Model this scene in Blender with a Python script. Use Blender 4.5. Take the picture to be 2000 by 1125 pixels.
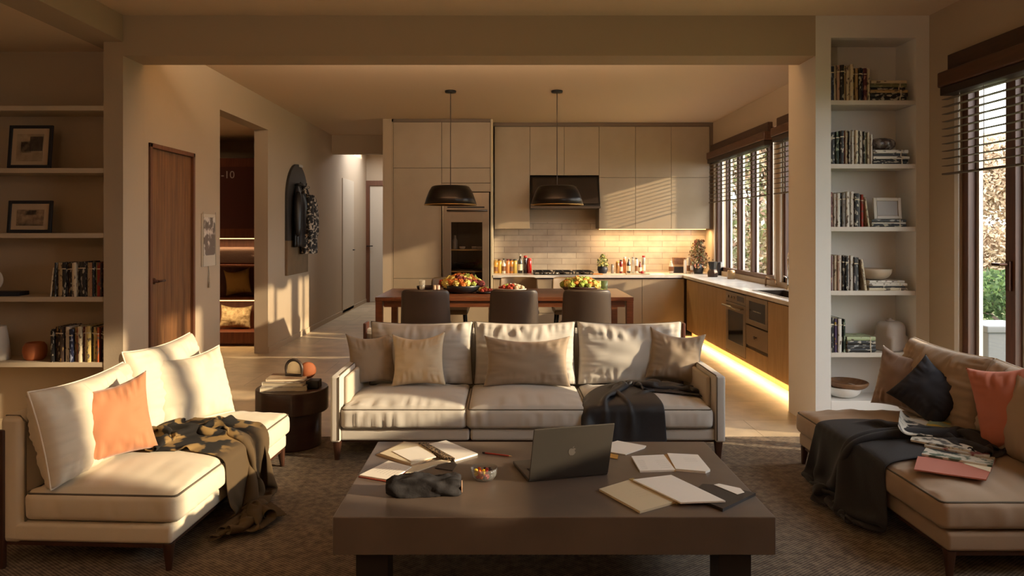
import bpy, bmesh, math, random
import numpy as np
from mathutils import Vector, Matrix, noise
random.seed(7)
PI = math.pi
C = bpy.context.scene.collection
for _o in list(bpy.data.objects): bpy.data.objects.remove(_o)

# ------------------------------------------------------------ camera, sky, sun, exposure
F, CX, CY, H = 1400.0, 985.0, 450.0, 1.43
cam = bpy.data.objects.new('camera', bpy.data.cameras.new('camera')); C.objects.link(cam)
cam.location = (0, 0, H); cam.rotation_euler = (PI/2, 0, 0)
cam.data.sensor_width = 36; cam.data.lens = F/2000*36
cam.data.shift_x = (1000-CX)/2000; cam.data.shift_y = -(562.5-CY)/2000
cam.data.clip_start = .05
bpy.context.scene.camera = cam
SC = bpy.context.scene
SC.view_settings.view_transform = 'Standard'; SC.view_settings.look = 'None'
SC.view_settings.gamma = 1; SC.view_settings.use_curve_mapping = False
SC.view_settings.exposure = 0.46
SC.cycles.max_bounces = 10; SC.cycles.diffuse_bounces = 5; SC.cycles.transparent_max_bounces = 16
SC.cycles.caustics_reflective = False; SC.cycles.caustics_refractive = False
SC.cycles.sample_clamp_indirect = 4
world = bpy.data.worlds.new('world'); SC.world = world; world.use_nodes = True
wn = world.node_tree.nodes; wl = world.node_tree.links
bg = wn['Background']; bg.inputs[0].default_value = (.92, .93, .95, 1); bg.inputs[1].default_value = 6.5

SUN_DIR = Vector((-1, .30, -.28)).normalized()
sun = bpy.data.objects.new('sun', bpy.data.lights.new('sun', 'SUN')); C.objects.link(sun)
sun.rotation_euler = SUN_DIR.to_track_quat('-Z', 'Y').to_euler()
sun.location = (12, -3, 4)
sun.data.energy = 6.6; sun.data.color = (1, .77, .50); sun.data.angle = math.radians(1.2)

def portal(name, loc, rot, sx, sy):
    l = bpy.data.lights.new(name, 'AREA'); l.shape = 'RECTANGLE'; l.size = sx; l.size_y = sy
    l.cycles.is_portal = True
    o = bpy.data.objects.new(name, l); C.objects.link(o); o.location = loc; o.rotation_euler = rot
portal('window_portal', (3.2, 4.4, 1.3), (0, PI/2, 0), 2.4, 1.0)
portal('window_portal', (3.2, 2.3, 1.3), (0, PI/2, 0), 2.4, 2.1)
portal('window_portal', (3.1, 8.9, 1.7), (0, PI/2, 0), 1.7, 2.3)
portal('window_portal', (3.1, 6.9, 1.7), (0, PI/2, 0), 1.7, 1.4)
portal('window_portal', (-2.2, 13.0, 3.1), (0, 0, 0), 1.0, 1.6)  # over the added hall skylight

def at(x, y, Y):
    return Vector(((x-CX)/F*Y, Y, H-(y-CY)/F*Y))
def XP(x, Y): return (x-CX)/F*Y
def ZP(y, Y): return H-(y-CY)/F*Y
def onz(x, y, z):
    Y = F*(H-z)/(y-CY); return Vector((XP(x, Y), Y, z))

# ------------------------------------------------------------ materials
def lin(c):
    if isinstance(c, str):
        c = [int(c[i:i+2], 16)/255 for i in (0, 2, 4)]
        c = [v/12.92 if v <= .04045 else ((v+.055)/1.055)**2.4 for v in c]
    return tuple(c)+(1,)
MATS = {}
def mat(name, col, rough=.6, metal=0, bump=0, scale=60, col2=None, cscale=6, stretch=(1,1,1), emit=0, coat=0, sheen=0,
        kind='noise', contrast=(.35, .65), coord='Object', trans=0, spec=.5, detail=4, bdist=.004):
    if name in MATS: return MATS[name]
    m = bpy.data.materials.new(name); MATS[name] = m; m.use_nodes = True
    nt = m.node_tree; N = nt.nodes; L = nt.links; b = N['Principled BSDF']
    c = lin(col); b.inputs['Base Color'].default_value = c
    b.inputs['Roughness'].default_value = rough; b.inputs['Metallic'].default_value = metal
    b.inputs['Specular IOR Level'].default_value = spec
    b.inputs['Coat Weight'].default_value = coat; b.inputs['Sheen Weight'].default_value = sheen
    if trans: b.inputs['Transmission Weight'].default_value = trans; b.inputs['IOR'].default_value = 1.3
    if emit:
        b.inputs['Emission Color'].default_value = c; b.inputs['Emission Strength'].default_value = emit
    tc = N.new('ShaderNodeTexCoord'); mp = N.new('ShaderNodeMapping'); mp.inputs['Scale'].default_value = stretch
    L.new(tc.outputs[coord], mp.inputs[0])
    if col2 is not None:
        if kind == 'noise':
            t = N.new('ShaderNodeTexNoise'); t.inputs['Scale'].default_value = cscale; t.inputs['Detail'].default_value = detail
            out = t.outputs['Fac']
        elif kind == 'voronoi':
            t = N.new('ShaderNodeTexVoronoi'); t.inputs['Scale'].default_value = cscale; out = t.outputs['Distance']
        elif kind == 'wood':
            t = N.new('ShaderNodeTexNoise'); t.inputs['Scale'].default_value = cscale; t.inputs['Detail'].default_value = 8
            t.inputs['Distortion'].default_value = .6; out = t.outputs['Fac']
        L.new(mp.outputs[0], t.inputs['Vector'])
        r = N.new('ShaderNodeValToRGB'); r.color_ramp.elements[0].position = contrast[0]; r.color_ramp.elements[1].position = contrast[1]
        r.color_ramp.elements[0].color = c; r.color_ramp.elements[1].color = lin(col2)
        L.new(out, r.inputs[0]); L.new(r.outputs[0], b.inputs['Base Color'])
        if emit: L.new(r.outputs[0], b.inputs['Emission Color'])
    if bump:
        t2 = N.new('ShaderNodeTexNoise'); t2.inputs['Scale'].default_value = scale; t2.inputs['Detail'].default_value = 5
        bp = N.new('ShaderNodeBump'); bp.inputs['Strength'].default_value = bump; bp.inputs['Distance'].default_value = bdist
        L.new(tc.outputs[coord], t2.inputs['Vector']); L.new(t2.outputs['Fac'], bp.inputs['Height']); L.new(bp.outputs[0], b.inputs['Normal'])
    return m
def brickmat(name, c1, c2, mortar, w, h, msize, rough, axes='xy', bump=.3, offset=.5, vary=0, coat=0):
    m = bpy.data.materials.new(name); MATS[name] = m; m.use_nodes = True
    N = m.node_tree.nodes; L = m.node_tree.links; b = N['Principled BSDF']; b.inputs['Roughness'].default_value = rough
    b.inputs['Coat Weight'].default_value = coat
    tc = N.new('ShaderNodeTexCoord'); sp = N.new('ShaderNodeSeparateXYZ'); cb = N.new('ShaderNodeCombineXYZ')
    L.new(tc.outputs['Object'], sp.inputs[0])
    L.new(sp.outputs['XYZ'.index(axes[0].upper())], cb.inputs[0]); L.new(sp.outputs['XYZ'.index(axes[1].upper())], cb.inputs[1])
    br = N.new('ShaderNodeTexBrick'); br.inputs['Scale'].default_value = 1
    br.inputs['Brick Width'].default_value = w; br.inputs['Row Height'].default_value = h
    br.inputs['Mortar Size'].default_value = msize; br.inputs['Mortar Smooth'].default_value = .3; br.offset = offset
    br.inputs['Color1'].default_value = lin(c1); br.inputs['Color2'].default_value = lin(c2); br.inputs['Mortar'].default_value = lin(mortar)
    L.new(cb.outputs[0], br.inputs['Vector'])
    no = N.new('ShaderNodeTexNoise'); no.inputs['Scale'].default_value = 5; no.inputs['Detail'].default_value = 6
    L.new(tc.outputs['Object'], no.inputs['Vector'])
    mx = N.new('ShaderNodeMix'); mx.data_type = 'RGBA'; mx.blend_type = 'MULTIPLY'; mx.inputs[0].default_value = vary
    L.new(br.outputs['Color'], mx.inputs[6]); L.new(no.outputs['Color'], mx.inputs[7])
    hs = N.new('ShaderNodeRGBToBW'); L.new(no.outputs['Color'], hs.inputs[0])
    cr = N.new('ShaderNodeMapRange'); cr.inputs[1].default_value = .35; cr.inputs[2].default_value = .65; cr.inputs[3].default_value = .7; cr.inputs[4].default_value = 1.15
    L.new(no.outputs['Fac'], cr.inputs[0]); cc = N.new('ShaderNodeCombineColor')
    for k in range(3): L.new(cr.outputs[0], cc.inputs[k])
    L.new(cc.outputs[0], mx.inputs[7]); L.new(mx.outputs[2], b.inputs['Base Color'])
    bp = N.new('ShaderNodeBump'); bp.inputs['Strength'].default_value = bump; bp.inputs['Distance'].default_value = .004; bp.invert = True
    L.new(br.outputs['Fac'], bp.inputs['Height']); L.new(bp.outputs[0], b.inputs['Normal'])
    return m
def glassmat(name, tint=(1, 1, 1), refl=.08, rough=0.0, op=0.0, opcol='888888'):
    m = bpy.data.materials.new(name); MATS[name] = m; m.use_nodes = True
    N = m.node_tree.nodes; L = m.node_tree.links; N.remove(N['Principled BSDF']); o = N['Material Output']
    t = N.new('ShaderNodeBsdfTransparent'); t.inputs[0].default_value = tint+(1,)
    g = N.new('ShaderNodeBsdfGlossy'); g.inputs['Roughness'].default_value = rough
    f = N.new('ShaderNodeLayerWeight'); f.inputs[0].default_value = .5
    pw = N.new('ShaderNodeMath'); pw.operation = 'POWER'; pw.inputs[1].default_value = 5; L.new(f.outputs['Facing'], pw.inputs[0])
    ma = N.new('ShaderNodeMath'); ma.operation = 'MULTIPLY_ADD'; ma.inputs[1].default_value = .7; ma.inputs[2].default_value = refl*.6
    L.new(pw.outputs[0], ma.inputs[0])
    mx = N.new('ShaderNodeMixShader'); L.new(ma.outputs[0], mx.inputs[0]); L.new(t.outputs[0], mx.inputs[1]); L.new(g.outputs[0], mx.inputs[2])
    last = mx
    if op:
        d = N.new('ShaderNodeBsdfDiffuse'); d.inputs[0].default_value = lin(opcol)
        m2 = N.new('ShaderNodeMixShader'); m2.inputs[0].default_value = op
        L.new(mx.outputs[0], m2.inputs[1]); L.new(d.outputs[0], m2.inputs[2]); last = m2
    L.new(last.outputs[0], o.inputs[0]); return m

PLAS = mat('plaster', 'B2A089', .9, bump=.15, scale=90)
CEIL = mat('ceiling_paint', 'DCC6AC', .9, bump=.1, scale=60)
NICHE = mat('niche_paint', 'E0DCD6', .85)
SHELFM = mat('shelf_paint', 'C4B39C', .6)
WHITE = mat('white_lacquer', 'E6E2DC', .35)
CAB = mat('taupe_lacquer', 'A29078', .42, col2='9C8A72', cscale=3)
CABW = mat('oak_laminate', 'A4875F', .45, col2='967950', kind='wood', cscale=9, stretch=(4, 4, .35))
DARKGAP = mat('shadow_gap', '2A211A', .8)
WALNUT = mat('walnut', '5A3018', .4, col2='6E3E22', kind='wood', cscale=10, stretch=(.6, 6, 6))
DOORW = mat('door_wood', '5C3C24', .45, col2='7C5634', kind='wood', cscale=7, stretch=(7, 7, .35), bump=.1, scale=40)
DOORF = mat('door_frame_wood', '5A3420', .5, col2='6A4228', kind='wood', cscale=7, stretch=(6, 6, .3))
WINW = mat('window_wood', '4A2C1C', .45, col2='5C3826', kind='wood', cscale=10, stretch=(5, 5, .4))
CLOSETW = mat('closet_wood', '5A2A18', .5, col2='6C3820', kind='wood', cscale=8, stretch=(4, 4, .6))
ALU = mat('window_rail', 'B4B0AA', .4, metal=.3)
COUNTER = mat('stone_worktop', 'DAD4CC', .25, col2='C8C0B6', cscale=8, contrast=(.45, .7))
STEEL = mat('steel', '9C948A', .3, metal=.9)
STEELD = mat('dark_steel', '5A5048', .35, metal=.8)
CHROME = mat('chrome', 'D8D4CE', .12, metal=1)
BLACKM = mat('black_metal', '1C1A1A', .45, metal=.3)
BLACKG = mat('black_glass', '0C0B0C', .08, spec=.6)
PENDM = mat('pendant_metal', '2C2724', .32, metal=.75)
BRASSI = mat('pendant_inside', 'A88848', .4, metal=.6)
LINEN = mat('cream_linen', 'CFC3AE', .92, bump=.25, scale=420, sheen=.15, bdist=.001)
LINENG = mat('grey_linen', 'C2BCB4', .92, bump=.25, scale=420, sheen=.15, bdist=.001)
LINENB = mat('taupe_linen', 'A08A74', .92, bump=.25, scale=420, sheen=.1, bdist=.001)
PIPE_D = mat('piping_dark', '5E5548', .9)
PIPE_L = mat('piping_light', 'DACFBC', .9)
PTAUPE = mat('pillow_taupe', '9C8A76', .9, bump=.2, scale=400, sheen=.2, bdist=.001)
PCREAM = mat('pillow_cream', 'D8C4A4', .9, bump=.2, scale=400, sheen=.2, bdist=.001)
PORANGE = mat('pillow_orange', 'AE7450', .85, bump=.15, scale=400, sheen=.3, bdist=.001)
PPEACH = mat('pillow_peach', 'B8705A', .85)
PBROWN = mat('pillow_brown', '7E6350', .8, sheen=.5)
PNAVY = mat('pillow_navy', '222026', .9)
LEGW = mat('leg_wood', '40261A', .4)
THROWD = mat('throw_charcoal', '1C1B1F', .55, bump=.15, scale=150, col2='29272B', cscale=4)
THROWN = mat('throw_navy', '1F1E22', .85, sheen=.05, bump=.3, scale=200)
TABLEM = mat('brown_plaster_table', '5E524A', .30, col2='6A5C52', cscale=4, bump=.08, scale=20)
TABLEL = mat('table_leg_dark', '221C1A', .5)
DRUM = mat('dark_drum_wood', '34201A', .3, col2='3E281E', kind='wood', cscale=6, stretch=(1, 1, 5), coat=.2)
PAPER = mat('paper', 'F0EAE0', .8)
PAPERC = mat('paper_cream', 'D6C8AC', .8)
INK = mat('ink', '7A7068', .8)
INKD = mat('ink_dark', '3A332E', .8)
LAPTOP = mat('laptop_grey', '484440', .4, metal=.3)
LAPLOGO = mat('laptop_logo', '7C7672', .3, metal=.5)
KEYM = mat('keys', '161514', .6)
POUCH = mat('pouch_fabric', '1E1B1E', .85, bump=.3, scale=120)
TERRA = mat('terracotta', 'B0663E', .75, bump=.1, scale=50)
CERAM = mat('ceramic_taupe', 'B4A89E', .6)
CERAW = mat('ceramic_white', 'D8CFC2', .5)
WOODB = mat('bowl_wood', '8A6444', .5, col2='745034', kind='wood', cscale=9, stretch=(1, 4, 1))
CHAIRL = mat('chair_leather', '3A302A', .42, bump=.08, scale=90, spec=.45)
CHAIRT = mat('chair_tan', '6E5638', .55)
GLASS = glassmat('clear_glass', (.96, .98, .96), .05)
WGLASS = glassmat('window_glass', (.97, .98, .97), .05)
FGLASS = glassmat('fridge_glass', (.8, .76, .72), .05)
LED = mat('led_warm', 'FFC070', .5, emit=3.5)
GREENL = mat('leaf_green', '55703A', .7, col2='7E9458', cscale=3)
OLIVEP = None
def floral():
    m = mat('floral_throw', '15100C', .95, col2='846A40', cscale=10, contrast=(.50, .55), bump=.25, scale=500, detail=2)
    N = m.node_tree.nodes; L = m.node_tree.links; b = N['Principled BSDF']; src = b.inputs['Base Color'].links[0].from_socket
    tc = N.new('ShaderNodeTexCoord'); sp = N.new('ShaderNodeSeparateXYZ'); L.new(tc.outputs['Object'], sp.inputs[0])
    mr = N.new('ShaderNodeMapRange'); mr.inputs[1].default_value = -.01; mr.inputs[2].default_value = .05; L.new(sp.outputs[1], mr.inputs[0])
    mx = N.new('ShaderNodeMix'); mx.data_type = 'RGBA'; mx.inputs[6].default_value = lin('503F28'); L.new(mr.outputs[0], mx.inputs[0]); L.new(src, mx.inputs[7]); L.new(mx.outputs[2], b.inputs['Base Color'])
    return m
FLORAL = floral()
def floor_rug():
    m = bpy.data.materials.new('woven_rug'); m.use_nodes = True
    N = m.node_tree.nodes; L = m.node_tree.links; b = N['Principled BSDF']; b.inputs['Roughness'].default_value = .95
    tc = N.new('ShaderNodeTexCoord'); sp = N.new('ShaderNodeSeparateXYZ'); L.new(tc.outputs['Object'], sp.inputs[0])
    def sn(axis, freq, ph=0):
        a = N.new('ShaderNodeMath'); a.operation = 'MULTIPLY_ADD'; a.inputs[1].default_value = freq; a.inputs[2].default_value = ph
        L.new(sp.outputs[axis], a.inputs[0]); s = N.new('ShaderNodeMath'); s.operation = 'SINE'; L.new(a.outputs[0], s.inputs[0]); return s
    sx = sn(0, 2*PI/.022); sy = sn(1, 2*PI/.016)
    mu = N.new('ShaderNodeMath'); mu.operation = 'MULTIPLY'; L.new(sx.outputs[0], mu.inputs[0]); L.new(sy.outputs[0], mu.inputs[1])
    no = N.new('ShaderNodeTexNoise'); no.inputs['Scale'].default_value = 30; no.inputs['Detail'].default_value = 4; L.new(tc.outputs['Object'], no.inputs['Vector'])
    ad = N.new('ShaderNodeMath'); ad.operation = 'MULTIPLY_ADD'; ad.inputs[1].default_value = .35; L.new(mu.outputs[0], ad.inputs[0]); L.new(no.outputs['Fac'], ad.inputs[2])
    r = N.new('ShaderNodeValToRGB'); r.color_ramp.elements[0].position = .25; r.color_ramp.elements[1].position = .8
    r.color_ramp.elements[0].color = lin('443830'); r.color_ramp.elements[1].color = lin('92806C')
    L.new(ad.outputs[0], r.inputs[0]); L.new(r.outputs[0], b.inputs['Base Color'])
    bp = N.new('ShaderNodeBump'); bp.inputs['Strength'].default_value = .9; bp.inputs['Distance'].default_value = .006
    L.new(ad.outputs[0], bp.inputs['Height']); L.new(bp.outputs[0], b.inputs['Normal']); return m
RUG = floor_rug()
FLOORM = brickmat('floor_tile', 'C6B296', 'BCA888', '9A8668', 1.2, .6, .004, .38, 'xy', .3, .5, .6)
TILE = brickmat('backsplash_tile', 'C0B2A0', 'B4A594', '94867A', .42, .085, .004, .22, 'xz', .5, .5, .5, coat=.3)

# ------------------------------------------------------------ mesh helpers
class MB:
    def __init__(s): s.v = []; s.f = []; s.m = []; s.mi = 0
    def add(s, vs, fs, mi=None):
        k = len(s.v); s.v += [tuple(v) for v in vs]; s.f += [tuple(i+k for i in f) for f in fs]
        s.m += [s.mi if mi is None else mi]*len(fs); return s
    def box(s, x0, x1, y0, y1, z0, z1, M=None, mi=None):
        if x0 > x1: x0, x1 = x1, x0
        if y0 > y1: y0, y1 = y1, y0
        if z0 > z1: z0, z1 = z1, z0
        vs = [Vector((x, y, z)) for z in (z0, z1) for y in (y0, y1) for x in (x0, x1)]
        if M is not None: vs = [M @ v for v in vs]
        return s.add(vs, [(0,2,3,1), (4,5,7,6), (0,1,5,4), (2,6,7,3), (0,4,6,2), (1,3,7,5)], mi)
    def prism(s, poly, z0, z1, M=None, mi=None):     # poly in xy, extruded in z
        n = len(poly); vs = [Vector((p[0], p[1], z)) for z in (z0, z1) for p in poly]
        if M is not None: vs = [M @ v for v in vs]
        return s.add(vs, [tuple(range(n-1, -1, -1)), tuple(range(n, 2*n))]+[(i, (i+1) % n, (i+1) % n+n, i+n) for i in range(n)], mi)
    def lathe(s, prof, n=24, c=(0, 0, 0), M=None, mi=None, sx=1, sy=1):
        vs = []
        for r, z in prof:
            for k in range(n):
                a = 2*PI*k/n; v = Vector((c[0]+r*sx*math.cos(a), c[1]+r*sy*math.sin(a), c[2]+z))
                vs.append(M @ v if M is not None else v)
        fs = [(i*n+k, i*n+(k+1) % n, (i+1)*n+(k+1) % n, (i+1)*n+k) for i in range(len(prof)-1) for k in range(n)]
        if prof[0][0] > 1e-5: fs.append(tuple(range(n-1, -1, -1)))
        if prof[-1][0] > 1e-5: fs.append(tuple((len(prof)-1)*n+k for k in range(n)))
        return s.add(vs, fs, mi)
    def tube(s, pts, r, n=8, closed=False, mi=None):
        pts = [Vector(p) for p in pts]; m = len(pts); vs = []; up0 = None
        rs = r if isinstance(r, (list, tuple)) else [r]*m
        for i, p in enumerate(pts):
            a = pts[(i-1) % m] if closed or i > 0 else p; b = pts[(i+1) % m] if closed or i < m-1 else p
            t = (b-a).normalized()
            if up0 is None: up0 = Vector((0, 0, 1)) if abs(t.z) < .9 else Vector((1, 0, 0))
            x = t.cross(up0).normalized(); up0 = x.cross(t).normalized()
            for k in range(n):
                an = 2*PI*k/n; vs.append(p+rs[i]*(math.cos(an)*x+math.sin(an)*up0))
        fs = [(i*n+k, i*n+(k+1) % n, ((i+1) % m)*n+(k+1) % n, ((i+1) % m)*n+k) for i in range(m if closed else m-1) for k in range(n)]
        if not closed: fs += [tuple(range(n-1, -1, -1)), tuple((m-1)*n+k for k in range(n))]
        return s.add(vs, fs, mi)
    def build(s, name, mats, parent=None, bevel=0, smooth=False, sub=0, label=None, kind=None, solid=0, weld=False):
        me = bpy.data.meshes.new(name); me.from_pydata(s.v, [], s.f)
        if not isinstance(mats, (list, tuple)): mats = [mats]
        for m in mats: me.materials.append(m)
        if len(mats) > 1: me.polygons.foreach_set('material_index', s.m)
        bm = bmesh.new(); bm.from_mesh(me)
        if weld: bmesh.ops.remove_doubles(bm, verts=bm.verts, dist=1e-5)
        bmesh.ops.recalc_face_normals(bm, faces=bm.faces); bm.to_mesh(me); bm.free()
        if smooth: me.shade_smooth()
        o = bpy.data.objects.new(name, me); C.objects.link(o)
        if parent is not None: o.parent = parent
        if solid: md = o.modifiers.new('solid', 'SOLIDIFY'); md.thickness = solid; md.offset = 0
        if sub: md = o.modifiers.new('sub', 'SUBSURF'); md.levels = sub; md.render_levels = sub
        if bevel: md = o.modifiers.new('bevel', 'BEVEL'); md.width = bevel; md.segments = 2; md.limit_method = 'ANGLE'; md.angle_limit = math.radians(40)
        if bevel: me.shade_smooth(); w = o.modifiers.new('wn', 'WEIGHTED_NORMAL'); w.keep_sharp = True
        if label: o['label'] = label
        if kind: o['kind'] = kind
        return o
def tag(o, label, cat, group=None, kind=None):
    o['label'] = label; o['category'] = cat
    if group: o['group'] = group
    if kind: o['kind'] = kind
    return o
def thing(name, label, cat, loc=(0, 0, 0), rz=0, group=None):
    o = bpy.data.objects.new(name, None); C.objects.link(o); o.location = loc; o.rotation_euler = (0, 0, rz)
    o.empty_display_size = .1; return tag(o, label, cat, group)
def struct(name, mb, m, **k):
    return mb.build(name, m, kind='structure', **k)
def structE(name, loc=(0, 0, 0)):
    o = bpy.data.objects.new(name, None); C.objects.link(o); o.location = loc; o['kind'] = 'structure'; return o
def copy_tree(o, parent=None):
    c = o.copy(); C.objects.link(c)
    if parent is not None: c.parent = parent
    for ch in [x for x in o.children]: copy_tree(ch, c)
    return c

# ------------------------------------------------------------ room shell
ZL, ZK = 2.98, 2.95
YB = 5.17            # plane of beam / alcove fronts
XL, XR, XKR = -2.75, 3.065, 2.94
struct('floor', MB().box(-5.2, 3.3, -1.9, 14.6, -.1, 0), FLOORM)
struct('ceiling_living', MB().box(XL-.0, 3.3, -1.9, YB+.52, ZL, ZL+.15).box(-5.2, XL-.26, -1.9, YB+.6, 2.79, 2.94), CEIL)
struct('ceiling_kitchen', MB().box(XL-.3, 3.3, YB+.28, 11.42, ZK, ZK+.15), CEIL)
struct('ceiling_hall', MB().box(-3.0, -1.5, 11.42, 12.3, 2.95, 3.1).box(-3.0, -1.5, 13.7, 14.6, 2.95, 3.1).box(-3.0, -2.75, 12.3, 13.7, 2.95, 3.1).box(-1.7, -1.5, 12.3, 13.7, 2.95, 3.1), CEIL)  # gap is a skylight added out of view to brighten the hall
struct('trim_beam', MB().box(XL, 2.245, YB, YB+.29, 2.69, ZL+.14), PLAS)
struct('trim_side_beam', MB().box(XL-.26, XL, -1.9, YB+.30, 2.79, ZL+.14), PLAS)
# left wall with closet opening and door leaf set in a shallow recess
DY0, DY1, DZ = 5.54, 6.34, 2.11
OY0, OY1, OZ = 6.93, 8.34, 2.60
wl_ = MB().box(-2.91, XL, YB+.3, DY0, 0, ZK+.1).box(-2.91, XL, DY0, DY1, DZ, ZK+.1).box(-2.91, XL, DY1, OY0, 0, ZK+.1)
wl_.box(-2.91, XL, OY0, OY1, OZ, ZK+.1).box(-2.91, XL, OY1, 14.4, 0, ZK+.1).box(-2.95, -2.90, DY0, DY1, 0, DZ)
struct('wall_left', wl_, PLAS)
# left alcove
al = MB().box(-5.0, -2.912, YB+.285, YB+.36, 0, 2.8).box(-2.89, XL, YB, YB+.299, 0, 2.79)
struct('wall_left_alcove', al, PLAS)
struct('wall_living_left', MB().box(-5.2, -4.3, -1.9, YB+.3, 0, 2.95), PLAS)
struct('wall_living_rear', MB().box(-5.2, 3.3, -1.9, -1.7, 0, 3.1), PLAS)
# right side: pillar + alcove
rp = MB().box(2.245, 2.356, YB, 5.66, 0, ZL-.001).box(2.97, 3.2, YB, YB+.27, 0, ZL+.1).box(2.356, 2.97, YB, YB+.27, 2.82, ZL+.1)
rp.box(2.356, 3.2, YB+.27, 5.66, 0, ZL+.1)
struct('wall_right_alcove', rp, NICHE)
# right living wall with window openings
WY0, WY1 = 3.93, 4.83
NY0, NY1 = 1.60, 3.52
wr = MB().box(XR, 3.2, -1.9, NY0, 0, ZL+.1).box(XR, 3.2, NY1, WY0, 0, ZL+.1).box(XR, 3.2, WY1, YB, 0, ZL+.1)
wr.box(XR, 3.2, NY0, NY1, 2.50, ZL+.1).box(XR, 3.2, WY0, WY1, 2.50, ZL+.1).box(XR, 3.2, NY0, NY1, 0, 1.18).box(XR, 3.2, WY0, WY1, 0, .06)
struct('wall_right', wr, PLAS)
# right kitchen wall
K1, K0 = 10.0, 7.80; M1, M0 = 7.60, 6.20
wk = MB().box(XKR, 3.15, 5.6, M0, 0, ZK+.1).box(XKR, 3.15, M1, K0, 0, ZK+.1).box(XKR, 3.15, K1, 10.7, 0, ZK+.1)
for a, b in ((M0, M1), (K0, K1)): wk.box(XKR, 3.15, a, b, 0, .88).box(XKR, 3.15, a, b, 2.56, ZK+.1)
struct('wall_kitchen_right', wk, PLAS)
YKB = 10.5
struct('wall_kitchen_back', MB().box(-1.53, 3.15, YKB, YKB+.15, 0, ZK+.1), PLAS)
struct('wall_backsplash', MB().box(-.15, XKR, YKB-.015, YKB, .82, 1.55), TILE)
struct('wall_hall_right', MB().box(-1.655, -1.535, 9.76, 14.4, 0, ZK+.1), PLAS)
struct('wall_hall_header', MB().box(XL, -1.655, 11.42, 11.55, 2.65, ZK+.1), PLAS)
struct('wall_hall_end', MB().box(-3.0, -1.5, 14.3, 14.45, 0, ZK+.1), PLAS)
# side room behind the opening
struct('wall_closet', MB().box(-4.35, -4.2, 6.4, 9.9, 0, 2.7).box(-4.3, -2.91, 6.4, 6.55, 0, 2.7).box(-4.3, -2.91, 9.5, 9.65, 0, 2.7), PLAS)
struct('ceiling_closet', MB().box(-4.35, -2.91, 6.4, 9.65, 2.62, 2.75), CEIL)
# baseboards
struct('baseboard_left', MB().box(XL, XL+.012, YB, DY0-.07, 0, .07).box(XL, XL+.012, DY1+.07, OY0, 0, .07).box(XL, XL+.012, OY1, 14.3, 0, .07), PLAS)
struct('baseboard_right', MB().box(XR-.012, XR, WY1+.05, YB, 0, .07).box(XR-.012, XR, NY1+.05, WY0-.05, 0, .07), PLAS)

# door in the left wall
d = structE('door_1', (XL, DY0, 0)); w_ = DY1-DY0
fr = MB().box(-.10, .018, 0, .035, 0, DZ).box(-.10, .018, w_-.035, w_, 0, DZ).box(-.10, .018, 0, w_, DZ-.035, DZ)
fr.build('door_frame', DOORF, d, bevel=.003)
lf = MB()
npl = 6
for k in range(npl):
    a = .036+(w_-.072)*k/npl; b = .036+(w_-.072)*(k+1)/npl
    lf.box(-.055, -.008, a+.0015, b-.0015, .005, DZ-.037)
lf.box(-.05, -.012, .036, w_-.036, .005, DZ-.037)
lf.build('door_leaf', DOORW, d, bevel=.001)
hd = MB().lathe([(.024, 0), (.024, .012), (.012, .016), (.012, .04)], 16, M=Matrix.Translation((-.008, .09, 1.03)) @ Matrix.Rotation(PI/2, 4, 'Y'))
hd.tube([(.032, .09, 1.03), (.036, .10, 1.03), (.036, .13, 1.03), (.034, .20, 1.03)], .009, 8)
hd.build('door_handle', mat('handle_bronze', '4A2A1C', .35, metal=.6), d, smooth=True)
# hall closet door + end door
d = structE('door_2', (XL, 11.9, 0))
MB().box(0, .012, .25, 1.15, .02, 2.32).build('door_panel', mat('hall_door_white', 'C2B6A4', .6), d, bevel=.002)
MB().tube([(.012, 1.05, 1.08), (.05, 1.05, 1.08), (.05, .93, 1.08)], .009).build('door_handle', BLACKM, d, smooth=True)
d = structE('door_3', (XP(712, 14.3), 14.3, 0))
MB().box(0, .11, -.05, .02, 0, 2.42).box(.11, 1.0, -.05, .02, 2.32, 2.42).build('door_frame', DOORF, d, bevel=.003)
MB().box(.112, 1.0, -.02, .01, .01, 2.315).build('door_leaf', mat('hall_door_white', 'C2B6A4', .6), d, bevel=.002)
MB().tube([(.06, -.055, 1.12), (.06, -.09, 1.12), (.18, -.09, 1.12)], .011).build('door_handle', BLACKM, d, smooth=True)

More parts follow.
